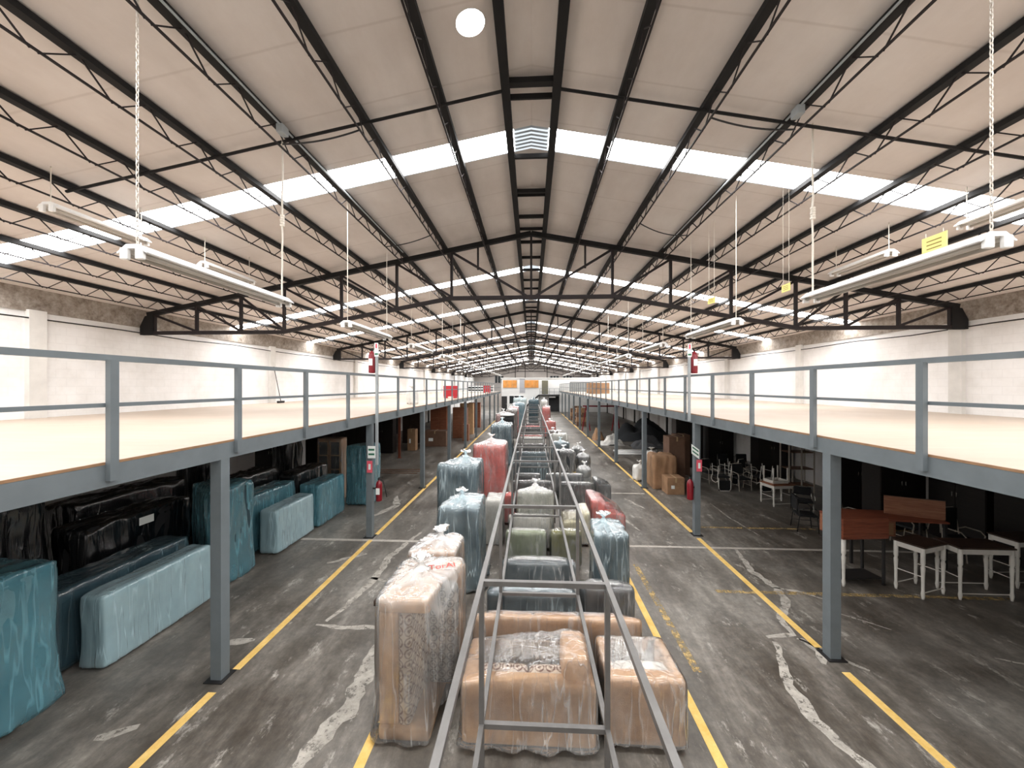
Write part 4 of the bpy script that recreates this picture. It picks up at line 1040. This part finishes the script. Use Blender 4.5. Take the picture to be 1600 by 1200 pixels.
for sx, y, x, sd in ((-1, 9.95, 4.2, 'left'), (1, 10.55, 4.37, 'right')):
    t = thing('sign_pole', f'light grey square pole clamped to the {sd} railing with extinguisher signs', 'pole', (sx*(x-.1), y-.1, 0))
    MB().box(-.03, .03, -.03, .03, 1.9 if sx < 0 else DZ-.2, 4.98).build('pole', 'pole_grey', t)
    for k, (dx, dy) in enumerate([(-.0, -.035)]):
        p = MB().add([(dx-.06, dy, 4.78), (dx+.06, dy, 4.78), (dx+.06, dy, 4.97), (dx-.06, dy, 4.97), (dx-.06, dy+.004, 4.78), (dx+.06, dy+.004, 4.78), (dx+.06, dy+.004, 4.97), (dx-.06, dy+.004, 4.97)], [(0,1,2,3), (7,6,5,4), (0,4,5,1), (1,5,6,2), (2,6,7,3), (3,7,4,0)]).build('sign_plate', 'sign_white', t)
        MB().box(dx-.045, dx+.045, dy-.002, dy, 4.82, 4.87).build('print_band', 'sign_green', p)
    p = MB().box(-.05, .05, -.04, -.035, 4.98, 5.14).build('sign_plate', 'sign_white', t)
    MB().box(-.025, .025, -.042, -.04, 5.0, 5.12).build('print_band', 'sign_red', p)
    xx = sx*(x-.1)+(-.135 if sx < 0 else .135)
    extinguisher(f'red fire extinguisher hung on the pole above the {sd} railing', xx, y-.1, 4.34, 0, 1.12, False)
    # sign plates on the column below
    t2 = thing('column_sign', f'white and green extinguisher sign plate on the second {sd} column', 'sign', (sx*(x+.07)+(.0), (YL[2] if sx < 0 else YR[2])-.095, 0))
    a = MB()
    if sx < 0: a.box(-.02, .18, -.012, 0, 2.1, 2.42)
    else: a.add([(-.17, -.012, 2.2), (.03, -.012, 2.05), (.03, -.012, 2.3), (-.17, -.012, 2.45), (-.17, 0, 2.2), (.03, 0, 2.05), (.03, 0, 2.3), (-.17, 0, 2.45)], [(0,1,2,3), (7,6,5,4), (0,4,5,1), (1,5,6,2), (2,6,7,3), (3,7,4,0)])
    p = a.build('plate', 'sign_white', t2)
    if sx < 0:
        for z in (2.18, 2.3): MB().box(0, .16, -.014, -.012, z, z+.05).build('print_band', 'sign_green', p)
    else:
        for z in (2.12, 2.22): MB().add([(-.15, -.014, z+.13), (.01, -.014, z+.01), (.01, -.014, z+.05), (-.15, -.014, z+.17)], [(0,1,2,3)]).build('print_band', 'sign_green', p)
    p = MB().box(-.04, .1, -.012, 0, 1.72, 2.03).build('lower_plate', 'sign_red', t2)
    MB().box(0, .06, -.014, -.012, 1.8, 1.95).build('print_mark', 'sign_white', p)
extinguisher('red fire extinguisher with drooping black hose on the second left column', -4.03, 9.82, .95, 0, 1.05)
extinguisher('red fire extinguisher low on the second right column', 4.26, 10.36, .95, math.pi, 1.05, False)

# ------------------------------------------------------------------ things on the mezzanines
t = thing('broom', 'thin push broom leaning on the left wall above the mezzanine', 'broom', (-10.95, 16.0, DZ))
MB().tube([(0, 0, .08), (-.35, .05, 1.6)], .015, 8).build('stick', 'dark_metal', t, True)
MB().rbox(-.05, .05, -.2, .2, .04, .1, .01, 3).build('head', 'dark_metal', t); MB().box(-.04, .04, -.19, .19, 0, .04).build('bristles', 'black_rubber', t)
def red_stand(lab, x, y, wd, ht):
    t = thing('red_barrier', lab, 'barrier', (x, y, DZ))
    MB().rbox(-wd/2, wd/2, -.02, .02, .1, ht, .01, 3).build('panel', 'red', t)
    for s in (-1, 1): MB().box(s*wd*.33-wd*.13, s*wd*.33+wd*.13, -.08, .08, 0, .1).build('foot', 'red', t)
red_stand('bright red panel barrier standing on the left mezzanine', -4.95, 23.0, .88, .76)
red_stand('far red panel before the white slatted rack on the left mezzanine', -4.75, 40.5, .75, .78)
t = thing('slatted_rack', 'white slatted rack across the far end of the left mezzanine', 'rack', (-5.85, 43.5, DZ))
for s in (-1, 1): MB().box(s*1.5-.04, s*1.5+.04, -.04, .04, 0, .85).build('post', 'white_paint', t)
for k in range(3): MB().box(-1.5, 1.5, -.02, .02, .05+k*.3, .17+k*.3).build('slat', 'white_paint', t)
MB().box(-1.45, 1.45, .03, .05, .02, .8).build('dark_gap_sheet', 'glass_dark', t)  # dark sheet stands for the dark gap between the slats
for k, (x, y) in enumerate([(6.0, 36.0), (7.1, 37.5), (6.3, 39.5), (7.6, 41.0)]):
    t = thing('plywood_stack', f'upright stack of tan boards on the right mezzanine, {ordn(k)} from the camera', 'boards', (x, y, DZ), 0, 'board stacks on the right mezzanine')
    for j in range(3): MB().box(-.55, .55, -.12+j*.08, -.06+j*.08, 0, 1.05-.06*j).build('board', 'kraft', t)
    MB().box(-.57, .57, -.135, -.125, .45, .5).build('strap', 'kraft', t)
t = thing('grey_cabinet', 'grey metal cabinet at the far end of the right mezzanine', 'cabinet', (6.4, 50, DZ))
MB().box(-1.3, 1.3, -.3, .3, 0, 1.3).build('body', 'grey_steel', t)
for s in (-1, 1): MB().rbox(*sorted((s*.02, s*1.28)), -.32, -.3, .05, 1.25, .004, 3).build('door', 'foam_grey', t)

# ------------------------------------------------------------------ office block at the far end
OY = 58.6
t = thing('office_block', 'two storey white office block with amber windows at the far end of the hall', 'office', (0, OY, 0))
MB().box(-4.6, 11.5, 0, 5, 0, 5.15).build('wall', 'office_white', t)
MB().box(-4.7, 11.5, -.08, 5, 5.15, 5.25).build('roof_slab', 'white_paint', t)
MB().box(-1.8, -.95, -.03, 0, 2.9, 5.15).build('grey_stripe', 'office_grey', t)
for x0, x1, z0, z1, m, nm, np_ in [(-4.35, -2.25, 3.75, 4.85, 'amber', 'window', 3), (-1.0, 1.1, 3.75, 4.85, 'amber', 'window', 3), (-3.4, -1.15, 1.25, 2.45, 'glass_dark', 'window', 3)]:
    f = MB().box(x0-.05, x1+.05, -.06, 0, z0-.05, z1+.05).build(nm, 'pale_wood' if m == 'amber' else 'office_white', t)
    W = (x1-x0)/np_
    for k in range(np_): MB().box(x0+k*W+.03, x0+(k+1)*W-.03, -.08, -.06, z0, z1).build('pane', m, f)
for x0, x1, z0, z1, m in [(-4.6, -3.75, 0, 2.4, 'dark_metal'), (1.65, 2.6, 2.75, 4.85, 'office_door')]:
    d = MB().box(x0, x1, -.07, 0, z0, z1).build('door', m, t); MB().box(x1-.15, x1-.08, -.1, -.07, (z0+z1)/2-.1, (z0+z1)/2+.05).build('door_handle', 'chrome', d)
MB().box(2.7, 4.3, -.06, 0, .05, 2.4).build('dark_opening', 'black_floor', t)
t = thing('stair', 'black steel stair and landing climbing to the office door', 'stair', (0, OY-1.4, 0))
MB().box(1.2, 4.3, 0, 1.38, 2.55, 2.67).build('landing', 'black_floor', t)
for k in range(13): MB().box(-1.6+k*.21, -1.34+k*.21, .1, 1.1, .18+k*.19, .22+k*.19).build('tread', 'black_floor', t)
for yy in (.1, 1.1): MB().bar((-1.7, yy, .05), (1.2, yy, 2.6), .05, .22).build('stringer', 'black_floor', t)
for x in (1.25, 4.2): MB().box(x-.04, x+.04, .05, .13, 0, 2.55).build('post', 'black_floor', t)
for z in (3.1, 3.6): MB().bar((1.3, .04, z), (4.3, .04, z), .04, .04).build('hand_rail', 'grey_steel', t)
for k in range(5): MB().box(1.3+k*.72, 1.34+k*.72, .02, .06, 2.67, 3.6).build('rail_post', 'grey_steel', t)
t = thing('bright_spot_box', 'white box as a bright spot under the stair landing by the far right columns', 'light fixture', (3.2, OY-.9, 2.2))  # plain white box stands for a bright spot below the landing
MB().rbox(-.5, .5, -.08, .08, 0, .2, .03, 3).build('body', 'white_paint', t); MB().tube([(0, 0, .2), (0, 0, .36)], .02, 6).build('stem', 'cable', t)

t = thing('tube_light', 'white tube light strip fixed under the left mezzanine edge beam at the frame edge', 'light fixture', (-4.52, 1.6, 2.93))
MB().box(-.05, .05, 0, 2.0, .04, .07).build('batten', 'white_paint', t)
MB().tube([(0, .03, .015), (0, 1.97, .015)], .018, 10).build('tube', 'white_paint', t, True)

for k, (x, y, r, h, m, lab) in enumerate([(2.42, 17.7, .28, .8, 'grey', 'grey wrapped cushion bundle at the aisle side of the lumpy armchair'), (2.4, 19.6, .28, .85, 'charcoal', 'charcoal wrapped cushion bundle farther along the right of the row'), (2.15, 15.4, .26, .7, 'foam_grey', 'pale grey wrapped cushion bundle behind the long dark grey sofa')]):
    t = thing('cushion_bundle', lab, 'cushions', (x, y, 0))
    pts = MB().rbox(-r, r, -r, r, 0, h, .14, 5).v
    MB().rbox(-r*.9, r*.9, -r*.9, r*.9, .01, h*.45, .1, 5, .02).build('cushion', m, t, True); MB().rbox(-r*.85, r*.85, -r*.85, r*.85, h*.46, h*.95, .1, 5, .02).build('cushion', m, t, True)
    put_wrap(wrap_mesh(pts, 14, .01, .04, .04, (0, 0), 31+k, .06), 'film_clear', t)
